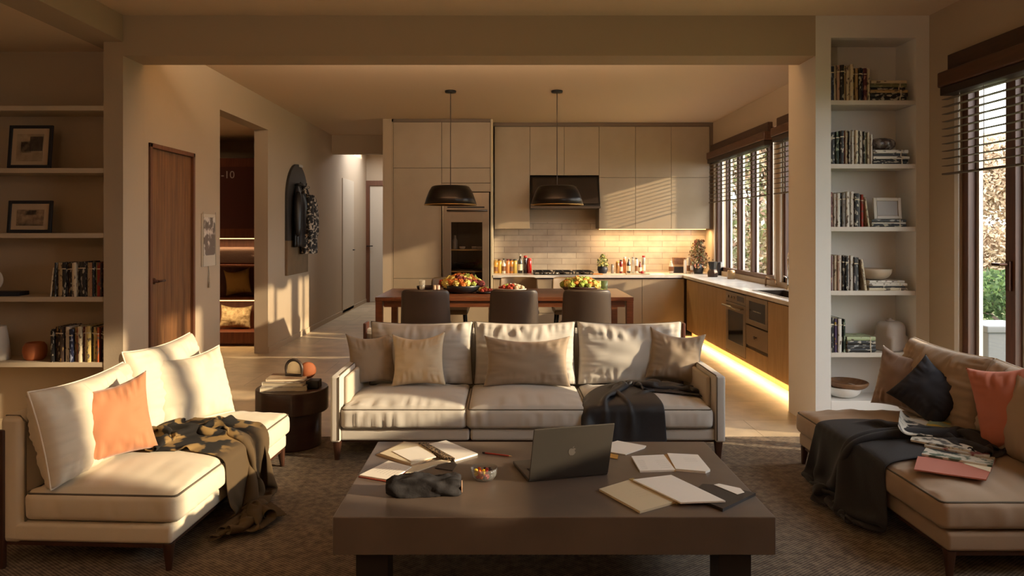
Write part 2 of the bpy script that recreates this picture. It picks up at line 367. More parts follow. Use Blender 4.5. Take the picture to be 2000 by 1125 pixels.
# ------------------------------------------------------------ windows and blinds (in the right walls, plane x = X)
def window(n, X, y0, y1, z0, z1, mull, handle=None, deep=.11, fw=.06):
    w = structE('window_%d' % n, (X, y0, z0)); L_ = y1-y0; Hh = z1-z0
    f = MB().box(.02, deep, 0, fw, 0, Hh).box(.02, deep, L_-fw, L_, 0, Hh).box(.02, deep, 0, L_, 0, fw).box(.02, deep, 0, L_, Hh-fw, Hh)
    for m, ww in mull: f.box(.03, deep-.01, m-y0-ww/2, m-y0+ww/2, fw, Hh-fw)
    f.build('window_frame', WINW, w, bevel=.003)
    r = MB()
    for m, ww in mull:
        r.box(.075, .10, m-y0-ww/2-.03, m-y0-ww/2-.001, fw, Hh-fw)
    r.box(.075, .10, L_-fw-.03, L_-fw-.001, fw, Hh-fw)
    r.build('sash_rail', ALU, w)
    MB().box(.082, .090, fw, L_-fw, fw, Hh-fw).build('window_pane', WGLASS, w)
    MB().box(-.006, .02, -.045, -.001, 0, Hh).box(-.006, .02, L_+.001, L_+.045, 0, Hh).build('window_casing', WHITE, w, bevel=.002)
    if handle:
        MB().box(.012, .03, handle[0]-y0-.018, handle[0]-y0+.018, handle[1]-z0-.16, handle[1]-z0+.02).tube([(.012, handle[0]-y0, handle[1]-z0), (-.03, handle[0]-y0, handle[1]-z0), (-.03, handle[0]-y0+.07, handle[1]-z0)], .010).build('window_handle', mat('handle_bronze', '4A2A1C', .35), w, smooth=False)
    return w
window(1, XR, WY0, WY1, .06, 2.50, [(4.385, .085)], handle=(4.385, 1.22))
window(2, XR, NY0, NY1, 1.18, 2.50, [(2.45, .085)])
window(3, XKR, K0, K1, .88, 2.56, [(8.10, .05), (8.62, .07), (9.12, .07), (9.60, .04)], deep=.09, fw=.05)
window(4, XKR, M0, M1, .88, 2.56, [(6.9, .07)], deep=.09, fw=.05)

def blind(X, y0, y1, ztop, nsl, pitch, label, cords, vh=.22, dx=.06):
    t = thing('venetian_blind', label, 'blind', (X, y0, ztop)); L_ = y1-y0
    MB().box(-.055, -.001, .03, L_-.03, -vh*.5, 0).build('valance', mat('valance_wood', '3A241A', .45, col2='4A3022', kind='wood', cscale=10, stretch=(4, .5, 4)), t, bevel=.004)
    s = MB().box(-.11, -.001, 0, L_, -vh, -vh*.52)
    s.build('head_rail', mat('rail_wood', '4E3224', .4, col2='5E3E2C', kind='wood', cscale=10, stretch=(4, .5, 4)), t, bevel=.012)
    MB().box(-.10, -.001, .02, L_-.02, -vh-.055, -vh-.002).build('folded_slat_pack', mat('blind_dark', '2A1A12', .5), t, bevel=.004)
    slm = mat('slat_wood', '584A40', .55)
    z = -vh-.075
    for k in range(nsl):
        last = k == nsl-1
        MB().box(-.075, -.035, .0, L_, z-(.012 if last else .004), z).build('slat', slm, t)
        z -= pitch
    for c in cords:
        MB().tube([(-.055, c-y0, -vh), (-.055, c-y0, z+pitch-.01)], .0025, 6).build('lift_cord', mat('cord_grey', '8A8278', .8), t)
    return t
blind(XR, WY0-.08, WY1+.07, 2.62, 11, .0505, 'dark wooden venetian blind half lowered over the tall living room window', [4.02, 4.50, 4.74])
blind(XR, NY0-.05, NY1+.05, 2.62, 2, .03, 'dark wooden venetian blind pulled up over the window nearest the camera', [1.7, 3.2])
blind(XKR, K0+.02, K1+.05, 2.62, 11, .052, 'dark wooden venetian blind on the wide window above the kitchen worktop', [8.2, 8.9, 9.6], vh=.2)
blind(XKR, M0-.03, M1+.03, 2.62, 11, .052, 'dark wooden venetian blind above the sink, part hidden by the pillar', [6.4, 7.4], vh=.2)

# ------------------------------------------------------------ outside
def leafblob(name, label, cat, c, dims, mats, n, size, seed=1, group=None, top=None):
    rnd = np.random.RandomState(seed); mb = MB(); t = thing(name, label, cat, (c[0], c[1], 0), 0, group)
    p = rnd.normal(size=(n, 3)); p /= np.linalg.norm(p, axis=1)[:, None]; r = 1-.35*rnd.rand(n)**2
    q = np.sign(p)*np.abs(p)**.6*r[:, None]*np.array(dims); q[:, 2] = np.maximum(q[:, 2]+c[2], .03)
    a = rnd.normal(size=(n, 3)); a /= np.linalg.norm(a, axis=1)[:, None]; b = np.cross(a, rnd.normal(size=(n, 3))); b /= np.linalg.norm(b, axis=1)[:, None]
    s_ = (size*(.6+.8*rnd.rand(n)))[:, None]
    mb.v = np.stack([q-a*s_, q-b*s_*.5, q+a*s_, q+b*s_*.5], 1).reshape(-1, 3).tolist(); mb.f = np.arange(4*n).reshape(-1, 4).tolist(); mb.m = rnd.randint(len(mats), size=n).tolist()
    mb.build('foliage', mats, t)
    st = MB()
    for k in range(5):
        a = rnd.rand()*6.28; st.tube([(.1*math.cos(a), .1*math.sin(a), 0), (.5*dims[0]*math.cos(a)*.5, .5*dims[1]*math.sin(a)*.5, c[2]), (.6*dims[0]*math.cos(a), .6*dims[1]*math.sin(a), c[2]+dims[2]*.5)], .03, 6)
    st.build('stems', mat('bark', '4E4034', .9), t); return t
def leafmat(name, col):
    m = mat(name, col, .8); N = m.node_tree.nodes; L = m.node_tree.links
    tr = N.new('ShaderNodeBsdfTranslucent'); tr.inputs[0].default_value = lin(col); mx = N.new('ShaderNodeMixShader'); mx.inputs[0].default_value = .5
    L.new(N['Principled BSDF'].outputs[0], mx.inputs[1]); L.new(tr.outputs[0], mx.inputs[2]); L.new(mx.outputs[0], N['Material Output'].inputs[0]); return m
LG = [leafmat('hedge_leaf_a', '4A6038'), leafmat('hedge_leaf_b', '5E7444'), leafmat('hedge_leaf_c', '34482A')]
LB = [leafmat('autumn_leaf_a', 'D0BCA4'), leafmat('autumn_leaf_b', 'BEA68C'), leafmat('autumn_leaf_c', 'DCCCB4'), leafmat('autumn_leaf_d', 'A48E78')]
LP = [leafmat('shrub_leaf_a', 'CCBCA0'), leafmat('shrub_leaf_b', 'A0A078'), leafmat('shrub_leaf_c', 'BC9884'), leafmat('shrub_leaf_d', '808C5C'), leafmat('shrub_leaf_e', 'DCD4C4')]
struct('ground_outside', MB().box(3.3, 40, -20, 40, -.25, -.15), mat('lawn', '5E6A44', .95, col2='7A7A56', cscale=3))
leafblob('hedge', 'low clipped green hedge seen through the tall living room window', 'hedge', (7.2, 10.0, .25), (1.7, 1.2, .62), LG, 14000, .045, 3)
leafblob('beech_tree', 'pale beige autumn tree filling the view above the green hedge', 'tree', (11.2, 15.8, 1.6), (3.0, 2.2, 1.9), LB, 150000, .055, 4)
leafblob('garden_shrub', 'tall mixed pink and green shrub outside the kitchen window', 'shrub', (6.6, 19.0, 2.3), (1.9, 1.3, 3.0), LP, 110000, .075, 5)
leafblob('garden_shrub', 'lighter shrub outside the kitchen window, nearer the sink', 'shrub', (9.6, 21.6, 2.2), (1.9, 1.3, 3.0), LP, 90000, .08, 6)
t = thing('garden_planter', 'dark grey square planter standing outside the tall window', 'planter', (4.35, 6.35, -.15))
MB().box(-.2, .2, -.2, .2, 0, .72).box(-.22, .22, -.22, .22, .70, .76).build('pot', mat('planter_grey', '4A4C50', .6), t, bevel=.01)

# ------------------------------------------------------------ left alcove shelves
LS = [2.33, 1.88, 1.41, .95, .477]
for i, z in enumerate(LS):
    o = MB().box(-4.3, -2.892, YB+.004, YB+.284, z-.035, z).build('shelf_board', SHELFM, bevel=.002)
    tag(o, 'cream shelf board in the left alcove, %s' % ['topmost and empty', 'holding the upright black picture frame', 'holding the wide black picture frame', 'holding books and a flat dark box', 'holding books and a terracotta pot'][i], 'shelf', 'left alcove shelf boards')
RS = [2.37, 1.91, 1.456, .994, .547]
for i, z in enumerate(RS):
    o = MB().box(2.358, 2.968, YB+.004, YB+.268, z-.033, z).build('shelf_board', mat('shelf_white', 'CFC6BA', .55), bevel=.002)
    tag(o, 'pale shelf board in the right alcove, %s' % ['topmost', 'under the dark ribbed gourd', 'under the white photo frame', 'under the beige bowl', 'under the squat taupe jar'][i], 'shelf', 'right alcove shelf boards')
o = MB().box(2.358, 2.968, YB+.002, YB+.269, 0, .2).build('alcove_bench', WHITE, bevel=.004)
tag(o, 'low white plinth at the foot in the right alcove', 'plinth')

# books ---------------------------------------------------------
BC = {'N': ('1E2440', 'navy'), 'K': ('1C1A1C', 'black'), 'C': ('CDBFA4', 'cream'), 'W': ('D8D2C8', 'white'), 'T': ('B29668', 'tan'),
      'P': ('B89A88', 'dusty pink'), 'B': ('3A2A22', 'dark brown'), 'R': ('9A3426', 'red'), 'G': ('2E3A30', 'dark green'), 'Y': ('C8B070', 'yellowish'),
      'S': ('8E8A86', 'grey'), 'M': ('5A2430', 'maroon'), 'U': ('5A4A6E', 'purple'), 'O': ('B0582C', 'orange'), 'H': ('3A3A3C', 'charcoal'),
      'L': ('A8B48C', 'pale green'), 'V': ('6A6848', 'olive')}
def bookmat(c):
    dark = c in 'NKBGMHUV'
    return mat('book_'+BC[c][1].replace(' ', '_'), BC[c][0], .55, col2={'N': '8A90A8', 'K': 'B0A898', 'B': 'A08050', 'G': '9AA890', 'M': 'B08068', 'H': 'A8A8A8', 'U': 'C8A040', 'V': 'A8A070'}.get(c, '6A5C50'), kind='noise', cscale=60, stretch=(1.0, 1, .45), contrast=((.58, .62) if dark else (.60, .64)), detail=1)
def vary(m):
    N = m.node_tree.nodes; L = m.node_tree.links; mp = next((x for x in N if x.type == 'MAPPING'), None)
    if mp is None or 'vary' in m: return m
    m['vary'] = 1; oi = N.new('ShaderNodeObjectInfo'); mu = N.new('ShaderNodeVectorMath'); mu.operation = 'SCALE'; mu.inputs[3].default_value = 7.3
    L.new(oi.outputs['Location'], mu.inputs[0]); L.new(mu.outputs[0], mp.inputs['Location']); return m
PAGES = mat('book_pages', 'D2C6AE', .9)
ORD = ['first', 'second', 'third', 'fourth', 'fifth', 'sixth', 'seventh', 'eighth', 'ninth', 'tenth', 'eleventh', 'twelfth', 'thirteenth', 'fourteenth', 'fifteenth', 'sixteenth', 'seventeenth', 'eighteenth', 'nineteenth', 'twentieth']
BKCACHE = {}
def book(c, w, h, dpt, loc, label, group, lean=0, flat=False):
    key = (c, round(w, 3), round(h, 3), round(dpt, 3), flat)
    if key not in BKCACHE:
        b = MB(); e = .0022
        # spine faces -y, slightly rounded; covers; page block inset
        n = 5; poly = [(-w/2, .004)]+[(-w/2+w*k/n, -.0035*math.sin(PI*k/n)+.001) for k in range(n+1)]+[(w/2, .004)]
        b.prism([(p[0], p[1]) for p in poly], 0, h, mi=0)
        b.box(-w/2, -w/2+e, .003, dpt, 0, h, mi=0).box(w/2-e, w/2, .003, dpt, 0, h, mi=0)
        b.box(-w/2+e, w/2-e, .004, dpt-.004, .003, h-.003, mi=1)
        if w > .012: b.box(-w/2-.0006, w/2+.0006, -.0032, .003, h*.80, h*.83, mi=1)
        o = b.build('book', [vary(bookmat(c)), PAGES]); BKCACHE[key] = o
    else:
        o = BKCACHE[key].copy(); C.objects.link(o)
    o.location = loc
    if flat: o.rotation_euler = (0, PI/2, 0)
    else: o.rotation_euler = (0, lean, 0)
    return tag(o, label, 'book', group)
def row(spec, x0, z, Y, shelfname, group, scale):
    x = x0; i = 0
    n = len(spec.split())
    for s in spec.split():
        c = s[0]; wpx, hh = s[1:].split('/'); w = int(wpx)*scale; hgt = int(hh)*scale
        lean = 0; lab = '%s upright book, %s along %s' % (BC[c][1], ORD[i] if i < 20 else 'last', shelfname)
        book(c, max(w-.0012, .008), hgt, .17+.03*((i*7) % 5)/5, (x+w/2, Y+.012+.012*((i*5) % 3), z), lab, group)
        x += w; i += 1
    return x
def leaner(c, w, h, x, z, Y, ang, label, group):
    # leans against the book to its left (ang<0) or right (ang>0); pivot corner on shelf
    dx = (w/2)*math.cos(ang); dz = abs((w/2)*math.sin(ang))
    book(c, w, h, .18, (x, Y+.015, z+dz+.0005), label, group, lean=ang)
def stack(spec, xl, z, Y, shelfname, group, scale):
    zz = z; seq = spec.split()[::-1]
    for i, s in enumerate(seq):
        c = s[0]; a, b, t_ = [int(v)*scale for v in s[1:].split('/')]   # left offset, length, thickness
        pos = 'bottom' if i == 0 else 'top' if i == len(seq)-1 else ORD[i]+' from bottom'
        book(c, max(t_-.0008, .006), b, .19, (xl+a, Y+.012+.006*(i % 2), zz+t_/2), '%s flat book, %s in stack on %s' % (BC[c][1], pos, shelfname), group, flat=True)
        zz += t_
    return zz
S1 = 5.19/F/4.69; S5 = 5.19/F/5.36
RX = 2.36
G = 'upright books in the right alcove'; GF = 'stacked books in the right alcove'
x = row('N31/312 C33/325 P28/325 K32/325 T27/322 C27/320 C30/330 B25/300 T25/298 K25/298 N25/300 M30/298', RX, RS[0], YB, 'the top shelf in the right alcove', G, S1)
row('C18/300', x+.002, RS[0], YB, 'the top shelf in the right alcove', G, S1) if False else book('C', .013, .228, .18, (x+.009, YB+.014, RS[0]), 'thin cream upright book ending the row on the top shelf in the right alcove', G)
stack('C10/325/30 V0/330/34 K5/315/23 T0/340/28 K5/340/34 K0/330/36', x+.02, RS[0], YB, 'the top shelf in the right alcove', GF, S1)
x = row('K33/290 H22/296 G33/298 K33/306 R20/306 C22/312 K11/300 W25/310 W26/314 C26/310 K23/305 W25/305 K15/298 V28/292 C22/292', RX, RS[1], YB, 'the second shelf in the right alcove', G, S1)
book('W', .012, .215, .18, (x+.009, YB+.014, RS[1]), 'thin white upright book ending the row on the second shelf in the right alcove', G)
zt2 = stack('W0/320/32 H10/300/26 W0/330/26 K10/310/20 K0/320/26', x+.02, RS[1], YB, 'the second shelf in the right alcove', GF, S1)
x2e = x
x = row('M16/318 W20/318 W24/312 W25/308 K30/310 S30/312 W24/316 W22/326 W30/322 K40/306 S25/300 R20/296', RX, RS[2], YB, 'the middle shelf in the right alcove', G, S1)
x3 = x
leaner('C', .012, .215, x+.036, RS[2], YB, -.13, 'cream book leaning left at the row end on the middle shelf in the right alcove', G)
zt3 = stack('H0/315/26 W5/310/16 K0/315/26', x+.055, RS[2], YB, 'the middle shelf in the right alcove', GF, S1)
x = row('M15/322 W25/316 C25/322 P20/322 W30/324 K22/320 K24/318 W26/322 W28/320 H32/305 K24/302', RX, RS[3], YB, 'the fourth shelf in the right alcove', G, S1)
x4 = x
leaner('C', .016, .225, x+.042, RS[3], YB, -.14, 'pale book leaning left at the row end on the fourth shelf in the right alcove', G)
zt4 = stack('W10/320/24 W0/350/26 K5/330/16 C0/350/26', x+.062, RS[3], YB, 'the fourth shelf in the right alcove', GF, S1)
x = row('K32/360 L17/355 U30/350 W35/352 K28/350 G20/345', RX, RS[4], YB, 'the lowest shelf in the right alcove', G, S5)
stack('L0/300/40 K5/290/44 H0/300/36 K5/295/42', x+.008, RS[4], YB, 'the lowest shelf in the right alcove', GF, S5)
# left alcove rows (end against the right side at x = -2.89)
GL = 'upright books in the left alcove'
def row_r(spec, xr, z, Y, nm, g):
    tot = sum(int(s[1:].split('/')[0]) for s in spec.split())*S1
    row(spec, xr-tot, z, Y, nm, g, S1); return xr-tot
xl = row_r('K14/312 C30/312 C27/312 K33/314 B30/308 K25/312 C40/314 K28/318 H25/320 K32/322 C28/312 P32/312 K18/315 L18/312 R37/312 B13/310 O25/312', -2.893, LS[3], YB, 'the fourth shelf in the left alcove', GL)
leaner('C', .011, .21, xl-.031, LS[3], YB, .11, 'cream book leaning right against the row on the fourth shelf in the left alcove', GL)
row_r('K30/300 B32/320 K23/322 B30/322 N15/322 W40/320 N35/300 T28/318 R17/305 C34/325 M25/322 C20/330 Y33/330 K25/322 Y38/320 O21/318 K22/315 B24/310', -2.893, LS[4], YB, 'the bottom shelf in the left alcove', GL)

# frames ---------------------------------------------------------
def frame(px, w, h, z, Y, label, fm, art, mw, tilt=.10, rz=0, cat='picture frame'):
    t = thing('picture_frame', label, cat, (px, Y, z+.002), rz)
    R = Matrix.Rotation(-tilt, 4, 'X'); b = .022
    MB().box(-w/2, -w/2+b, -.018, 0, 0, h, R).box(w/2-b, w/2, -.018, 0, 0, h, R).box(-w/2+b, w/2-b, -.018, 0, 0, b, R).box(-w/2+b, w/2-b, -.018, 0, h-b, h, R).build('frame', fm, t, bevel=.002)
    MB().box(-w/2+b, w/2-b, -.008, -.004, b, h-b, R).build('mat_board', mw, t)
    for nm, mt, x0, x1, z0, z1 in art:
        MB().box(x0*w, x1*w, -.0100, -.0079, z0*h, z1*h, R).build(nm, mt, t)
    return t
BF = mat('frame_black', '16161C', .45); MW = mat('mat_board', 'B8A288', .8)
ph1 = mat('photo_dark', '2A2428', .6, col2='5A4A48', cscale=20); ph2 = mat('photo_light', 'A8957C', .7, col2='8A7660', cscale=12)
ph3 = mat('photo_brown', '3E3028', .6, col2='8A7660', cscale=30, contrast=(.45, .6)); ph4 = mat('photo_mid', 'A0886C', .7, col2='745E4C', cscale=25)
frame(XP(62, 5.24), .315, .315, LS[1], YB+.05, 'upright black picture frame with a dark photograph on the left alcove shelf', BF,
      [('photograph', ph2, -.32, .30, .16, .80), ('photograph_dark_area', ph1, -.02, .28, .40, .74), ('photograph_flower', ph3, -.22, .02, .36, .62)], MW)
frame(XP(62, 5.24), .32, .235, LS[2], YB+.05, 'wide black picture frame with a small house photograph on the left alcove shelf', BF,
      [('photograph', ph4, -.31, .31, .22, .72), ('photograph_roof', ph3, -.12, .14, .56, .70), ('photograph_ground', ph3, -.30, .30, .22, .36)], MW)
frame(x3+.055+.135, .20, .155, zt3, YB+.06, 'small white picture frame leaning on flat books in the right alcove', mat('frame_white', 'CFC8BE', .6),
      [('photograph', mat('photo_grey', 'A8A4A2', .5), -.36, .36, .18, .84)], mat('mat_board_grey', 'B8B2AC', .7))

# vases and bowls -------------------------------------------------
def solid_lathe(name, prof, m, label, cat, loc, n=32, **k):
    o = MB().lathe(prof, n, **k).build(name, m, smooth=True); o.location = loc; return tag(o, label, cat)
def bowlprof(r, h, base, th=.006, n=8):
    out = [(0, 0), (base, 0)]
    for k in range(1, n+1):
        a = k/n; out.append((base+(r-base)*math.sin(a*PI/2), h*(1-math.cos(a*PI/2))*.95+h*.05*a))
    inn = [(max(p[0]-th, 0), p[1]+th*.6) for p in out[2:][::-1]]
    return out+[(r-th*.3, h+th*.3)]+inn+[(0, th)]
solid_lathe('terracotta_pot', [(0, 0), (.055, 0), (.072, .02), (.08, .06), (.076, .10), (.06, .125), (.05, .128), (.045, .12), (.05, .09), (0, .02)], TERRA, 'rounded terracotta pot beside the books on the bottom left alcove shelf', 'pot', (XP(70, 5.3), YB+.12, LS[4]))
solid_lathe('white_vase', [(0, 0), (.085, 0), (.088, .02), (.075, .14), (.060, .245), (.055, .25), (.05, .245), (.06, .10), (0, .02)], CERAW, 'tall cream vase cut by the left edge on the bottom alcove shelf', 'vase', (XP(-4, 5.3), YB+.12, LS[4]))
o = MB().box(-.15, .08, 0, .13, 0, .030).build('storage_box', mat('box_navy', '22222C', .5), bevel=.003); o.location = (XP(22, 5.28), YB+.06, LS[3]); tag(o, 'flat dark navy box lying on the fourth left alcove shelf', 'box')
ring = MB(); ring.tube([(.075*math.cos(a), 0, .085+.075*math.sin(a)) for a in [2*PI*k/28 for k in range(28)]], .012, 10, closed=True).box(-.03, .03, -.02, .02, 0, .012)
o = ring.build('ring_ornament', CERAW, smooth=True); o.location = (XP(-15, 5.28), YB+.10, LS[3]+.06*0+.031); tag(o, 'pale ring ornament cut by the left edge, on the flat dark box', 'ornament')
# gourd on the 2nd right shelf
g = MB(); prof = [(0, 0), (.05, 0), (.085, .02), (.098, .045), (.09, .07), (.06, .09), (.02, .094), (0, .092)]
n = 36; vs = []
for r, z in prof:
    for k in range(n):
        a = 2*PI*k/n; rr = r*(1+.07*math.cos(9*a)); vs.append((rr*math.cos(a)*1.05, rr*.75*math.sin(a), z))
g.add(vs, [(i*n+k, i*n+(k+1) % n, (i+1)*n+(k+1) % n, (i+1)*n+k) for i in range(len(prof)-1) for k in range(n)])
o = g.build('ribbed_gourd', mat('gourd_glaze', '4A3C38', .25, col2='8A807A', cscale=30, contrast=(.5, .62), coat=.4), smooth=True, sub=1)
o.location = (x2e+.02+.105, YB+.10, zt2+.001); tag(o, 'dark glazed ribbed gourd ornament on flat books, second right alcove shelf', 'ornament')
solid_lathe('beige_bowl', bowlprof(.118, .078, .045), mat('bowl_beige', 'C2B09A', .7), 'beige ceramic bowl sitting on flat books in the right alcove', 'bowl', (x4+.062+.10, YB+.13, zt4+.001))
# squat jar
t = thing('ceramic_jar', 'squat taupe ceramic jar with rounded shoulders on the lowest right alcove shelf', 'jar', (XP(1740, 5.28), YB+.12, RS[4]), .5)
def sqprof(name, w, h, r, m, parent, nx=20):
    bm = bmesh.new(); bmesh.ops.create_cube(bm, size=2); bmesh.ops.subdivide_edges(bm, edges=bm.edges, cuts=nx, use_grid_fill=True)
    hx = Vector((w[0]/2, w[1]/2, h/2))
    for v in bm.verts:
        p = Vector((v.co.x*hx.x, v.co.y*hx.y, v.co.z*hx.z)); rr = r if v.co.z > 0 else r*.3
        q = Vector([max(-(hx[i]-rr), min(hx[i]-rr, p[i])) for i in range(3)]); dd = p-q
        if dd.length > 1e-6: p = q+dd.normalized()*rr
        v.co = p+Vector((0, 0, hx.z))
    me = bpy.data.meshes.new(name); bm.to_mesh(me); bm.free(); me.shade_smooth(); me.materials.append(m)
    o = bpy.data.objects.new(name, me); C.objects.link(o)
    if parent is not None: o.parent = parent
    return o
sqprof('jar_body', (.19, .17), .215, .055, CERAM, t)
MB().lathe([(0, .213), (.03, .214), (.03, .222), (.012, .226), (.012, .234), (0, .236)], 20).build('jar_lid', CERAM, t, smooth=True)
t = solid_lathe('white_bowl', bowlprof(.125, .075, .05), WHITE, 'white bowl under the wooden dish on the right alcove plinth', 'bowl', (XP(1650, 5.28), YB+.14, .201))
solid_lathe('wooden_bowl', bowlprof(.145, .05, .07, .010), WOODB, 'shallow wooden bowl tilted over a white bowl at the alcove foot', 'bowl', (XP(1658, 5.28), YB+.135, .262))

# ------------------------------------------------------------ soft furnishings
def sub_cube(n):
    bm = bmesh.new(); bmesh.ops.create_cube(bm, size=2); bmesh.ops.subdivide_edges(bm, edges=bm.edges, cuts=n, use_grid_fill=True); return bm
def seat_cushion(parent, x0, x1, y0, y1, z0, z1, m, crown=.055, seed=0, wr=1.0, name='seat_cushion', pm=None):
    bm = sub_cube(46); hx, hy, hz = (x1-x0)/2, (y1-y0)/2, (z1-z0)/2; cx, cy, cz = (x0+x1)/2, (y0+y1)/2, (z0+z1)/2; r = min(.030, hz*.45)
    for v in bm.verts:
        u, w, s = v.co; p = Vector((u*hx, w*hy, s*hz))
        q = Vector((max(-(hx-r), min(hx-r, p.x)), max(-(hy-r), min(hy-r, p.y)), max(-(hz-r), min(hz-r, p.z)))); dd = p-q
        if dd.length > 1e-6: p = q+dd.normalized()*r
        if s > .2:
            f = (max(0, 1-u*u)**.55)*(max(0, 1-w*w)**.55); p.z += crown*f*min(1, (s-.2)/.8)
        # side bulge
        b = (1-s*s)
        if abs(w) > .98: p.y += math.copysign(.012*b*(1-u*u)**.5, w)
        if abs(u) > .98: p.x += math.copysign(.010*b*(1-w*w)**.5, u)
        # wrinkles
        nx_ = noise.noise(Vector((p.x*16+seed*7, p.y*3, p.z*4+seed)))+.5*noise.noise(Vector((p.x*34+seed*3, p.y*5, seed)))
        ny_ = noise.noise(Vector((p.x*3, p.y*16+seed*5, p.z*4+seed*2)))
        if abs(w) > .98 and abs(s) < .99: p.y += math.copysign(.006*wr*nx_*(1-abs(s)**4), w)
        elif abs(u) > .98 and abs(s) < .99: p.x += math.copysign(.005*wr*ny_*(1-abs(s)**4), u)
        elif s > .9:
            ef = max(0, abs(w)-.35)/.65; ef = ef*(1-min(1, max(0, abs(w)-.93)/.07)); p.z += .006*wr*nx_*ef
            eu = max(0, abs(u)-.45)/.55; eu = eu*(1-min(1, max(0, abs(u)-.93)/.07)); p.z += .005*wr*ny_*eu
            p.z += .004*wr*noise.noise(Vector((p.x*5+seed, p.y*5, seed)))*f
        v.co = p+Vector((cx, cy, cz))
    me = bpy.data.meshes.new(name); bm.to_mesh(me); bm.free(); me.shade_smooth(); me.materials.append(m)
    o = bpy.data.objects.new(name, me); C.objects.link(o); o.parent = parent
    # piping
    k = r*.75; zz = cz+hz-r*.28; pts = []
    hx2, hy2 = hx-r*.25, hy-r*.25
    for (sx, sy, a0) in ((1, 1, 0), (-1, 1, 90), (-1, -1, 180), (1, -1, 270)):
        for a in (0, 30, 60, 90):
            an = math.radians(a0+a); pts.append((cx+sx*(hx2-k)+k*math.cos(an), cy+sy*(hy2-k)+k*math.sin(an), zz))
    P_ = []
    for i in range(len(pts)):
        a, b = Vector(pts[i]), Vector(pts[(i+1) % len(pts)]); n = max(1, int((b-a).length/.05))
        for j in range(n): P_.append(a.lerp(b, j/n))
    MB().tube(P_, .0045, 6, closed=True).build('piping', pm or PIPE_D, o, smooth=True)
    return o
def pillow_mesh(name, w, h, t, m, seed=0, pinch=.10, pw=.42, wr=1.0, n=40, pipe=None, parent=None, boxy=0.0, sag=0.0):
    """lies in the xz plane, base at z=0, thickness along y"""
    vs = []; fs = []
    for side in (-1, 1):
        for j in range(n+1):
            for i in range(n+1):
                u = -1+2*i/n; v = -1+2*j/n
                u = math.copysign(abs(u)**.85, u); v = math.copysign(abs(v)**.85, v)
                X_ = w/2*u*(1-pinch*(1-v*v)); Z_ = h/2*v*(1-pinch*(1-u*u))
                e = max(0, (1-u*u))*max(0, (1-v*v)); th = t/2*(e**pw)
                # puckers radiating from the seams and corners
                eu = max(0, abs(u)-.4)/.6; ev = max(0, abs(v)-.4)/.6
                rp = noise.noise(Vector((u*9+seed*3.1, v*2.2, side+seed)))*ev+noise.noise(Vector((u*2.2, v*9+seed*1.7, side*2+seed)))*eu*.5
                cr = noise.noise(Vector((u*2.2+seed, v*2.2, seed*2+side*3)))
                th *= 1+wr*(.30*rp*(1 if e > .01 else 0)+.10*cr)
                ang = math.atan2(v, u)
                th *= 1+wr*.10*math.sin(ang*2+seed)*max(0, abs(u*v)-.2)
                if e < 1e-6: th = .0
                zz = Z_+h/2*(1-0)
                zz -= sag*(v+1)/2*(1-u*u)*h
                vs.append((X_, side*th, zz))
        k0 = 0 if side == -1 else (n+1)**2
        for j in range(n):
            for i in range(n):
                a = k0+j*(n+1)+i; q = (a, a+1, a+n+2, a+n+1); fs.append(q if side == -1 else q[::-1])
    mb = MB(); mb.add(vs, fs)
    o = mb.build(name, m, parent, smooth=True, weld=True)
    if pipe:
        idx = [(i, 0) for i in range(n)]+[(n, j) for j in range(n)]+[(n-i, n) for i in range(n)]+[(0, n-j) for j in range(n)]
        p = MB(); p.tube([vs[j*(n+1)+i] for i, j in idx], .004, 6, closed=True); p.build('piping', pipe, o, smooth=True)
    return o
def place_pillow(label, w, h, t, m, loc, rz, tilt, roll=0, seed=0, cat='cushion', pipe=None, group=None, **k):
    k.setdefault('sag', .07); k.setdefault('wr', 1.5); o = pillow_mesh('throw_pillow', w, h, t, m, seed, pipe=pipe, **k)
    # roll in the pillow plane about its centre, then lean back, then turn
    c = Matrix.Translation((0, 0, h/2)); lift = (abs(math.sin(roll))*w/2+abs(math.cos(roll))*h/2)
    M = Matrix.Translation(loc) @ Matrix.Rotation(rz, 4, 'Z') @ Matrix.Rotation(-tilt, 4, 'X') @ Matrix.Translation((0, 0, lift)) @ Matrix.Rotation(roll, 4, 'Y') @ Matrix.Translation((0, 0, -h/2))
    o.matrix_world = M; return tag(o, label, cat, group)
def leg(parent, x, y, h, top=.026, bot=.014, dx=0, dy=0, m=None):
    n = 12; prof = MB(); vs = []
    for z, r, k in ((0, bot, 1), (h, top, 0)):
        for i in range(n):
            a = 2*PI*i/n+PI/4
            c, s_ = math.cos(a), math.sin(a); q = max(abs(c), abs(s_)); rr = r*(1+.25*(1/q-1)*1)
            vs.append((x+rr*c+dx*k, y+rr*s_+dy*k, z))
    prof.add(vs, [tuple(range(n-1, -1, -1)), tuple(range(n, 2*n))]+[(i, (i+1) % n, (i+1) % n+n, i+n) for i in range(n)])
    return prof.build('leg', m or LEGW, parent, bevel=.002)
def rbox(name, x0, x1, y0, y1, z0, z1, r, m, parent, seg=3):
    o = MB().box(x0, x1, y0, y1, z0, z1).build(name, m, parent)
    b = o.modifiers.new('b', 'BEVEL'); b.width = r; b.segments = seg; o.data.shade_smooth(); w = o.modifiers.new('w', 'WEIGHTED_NORMAL'); return o

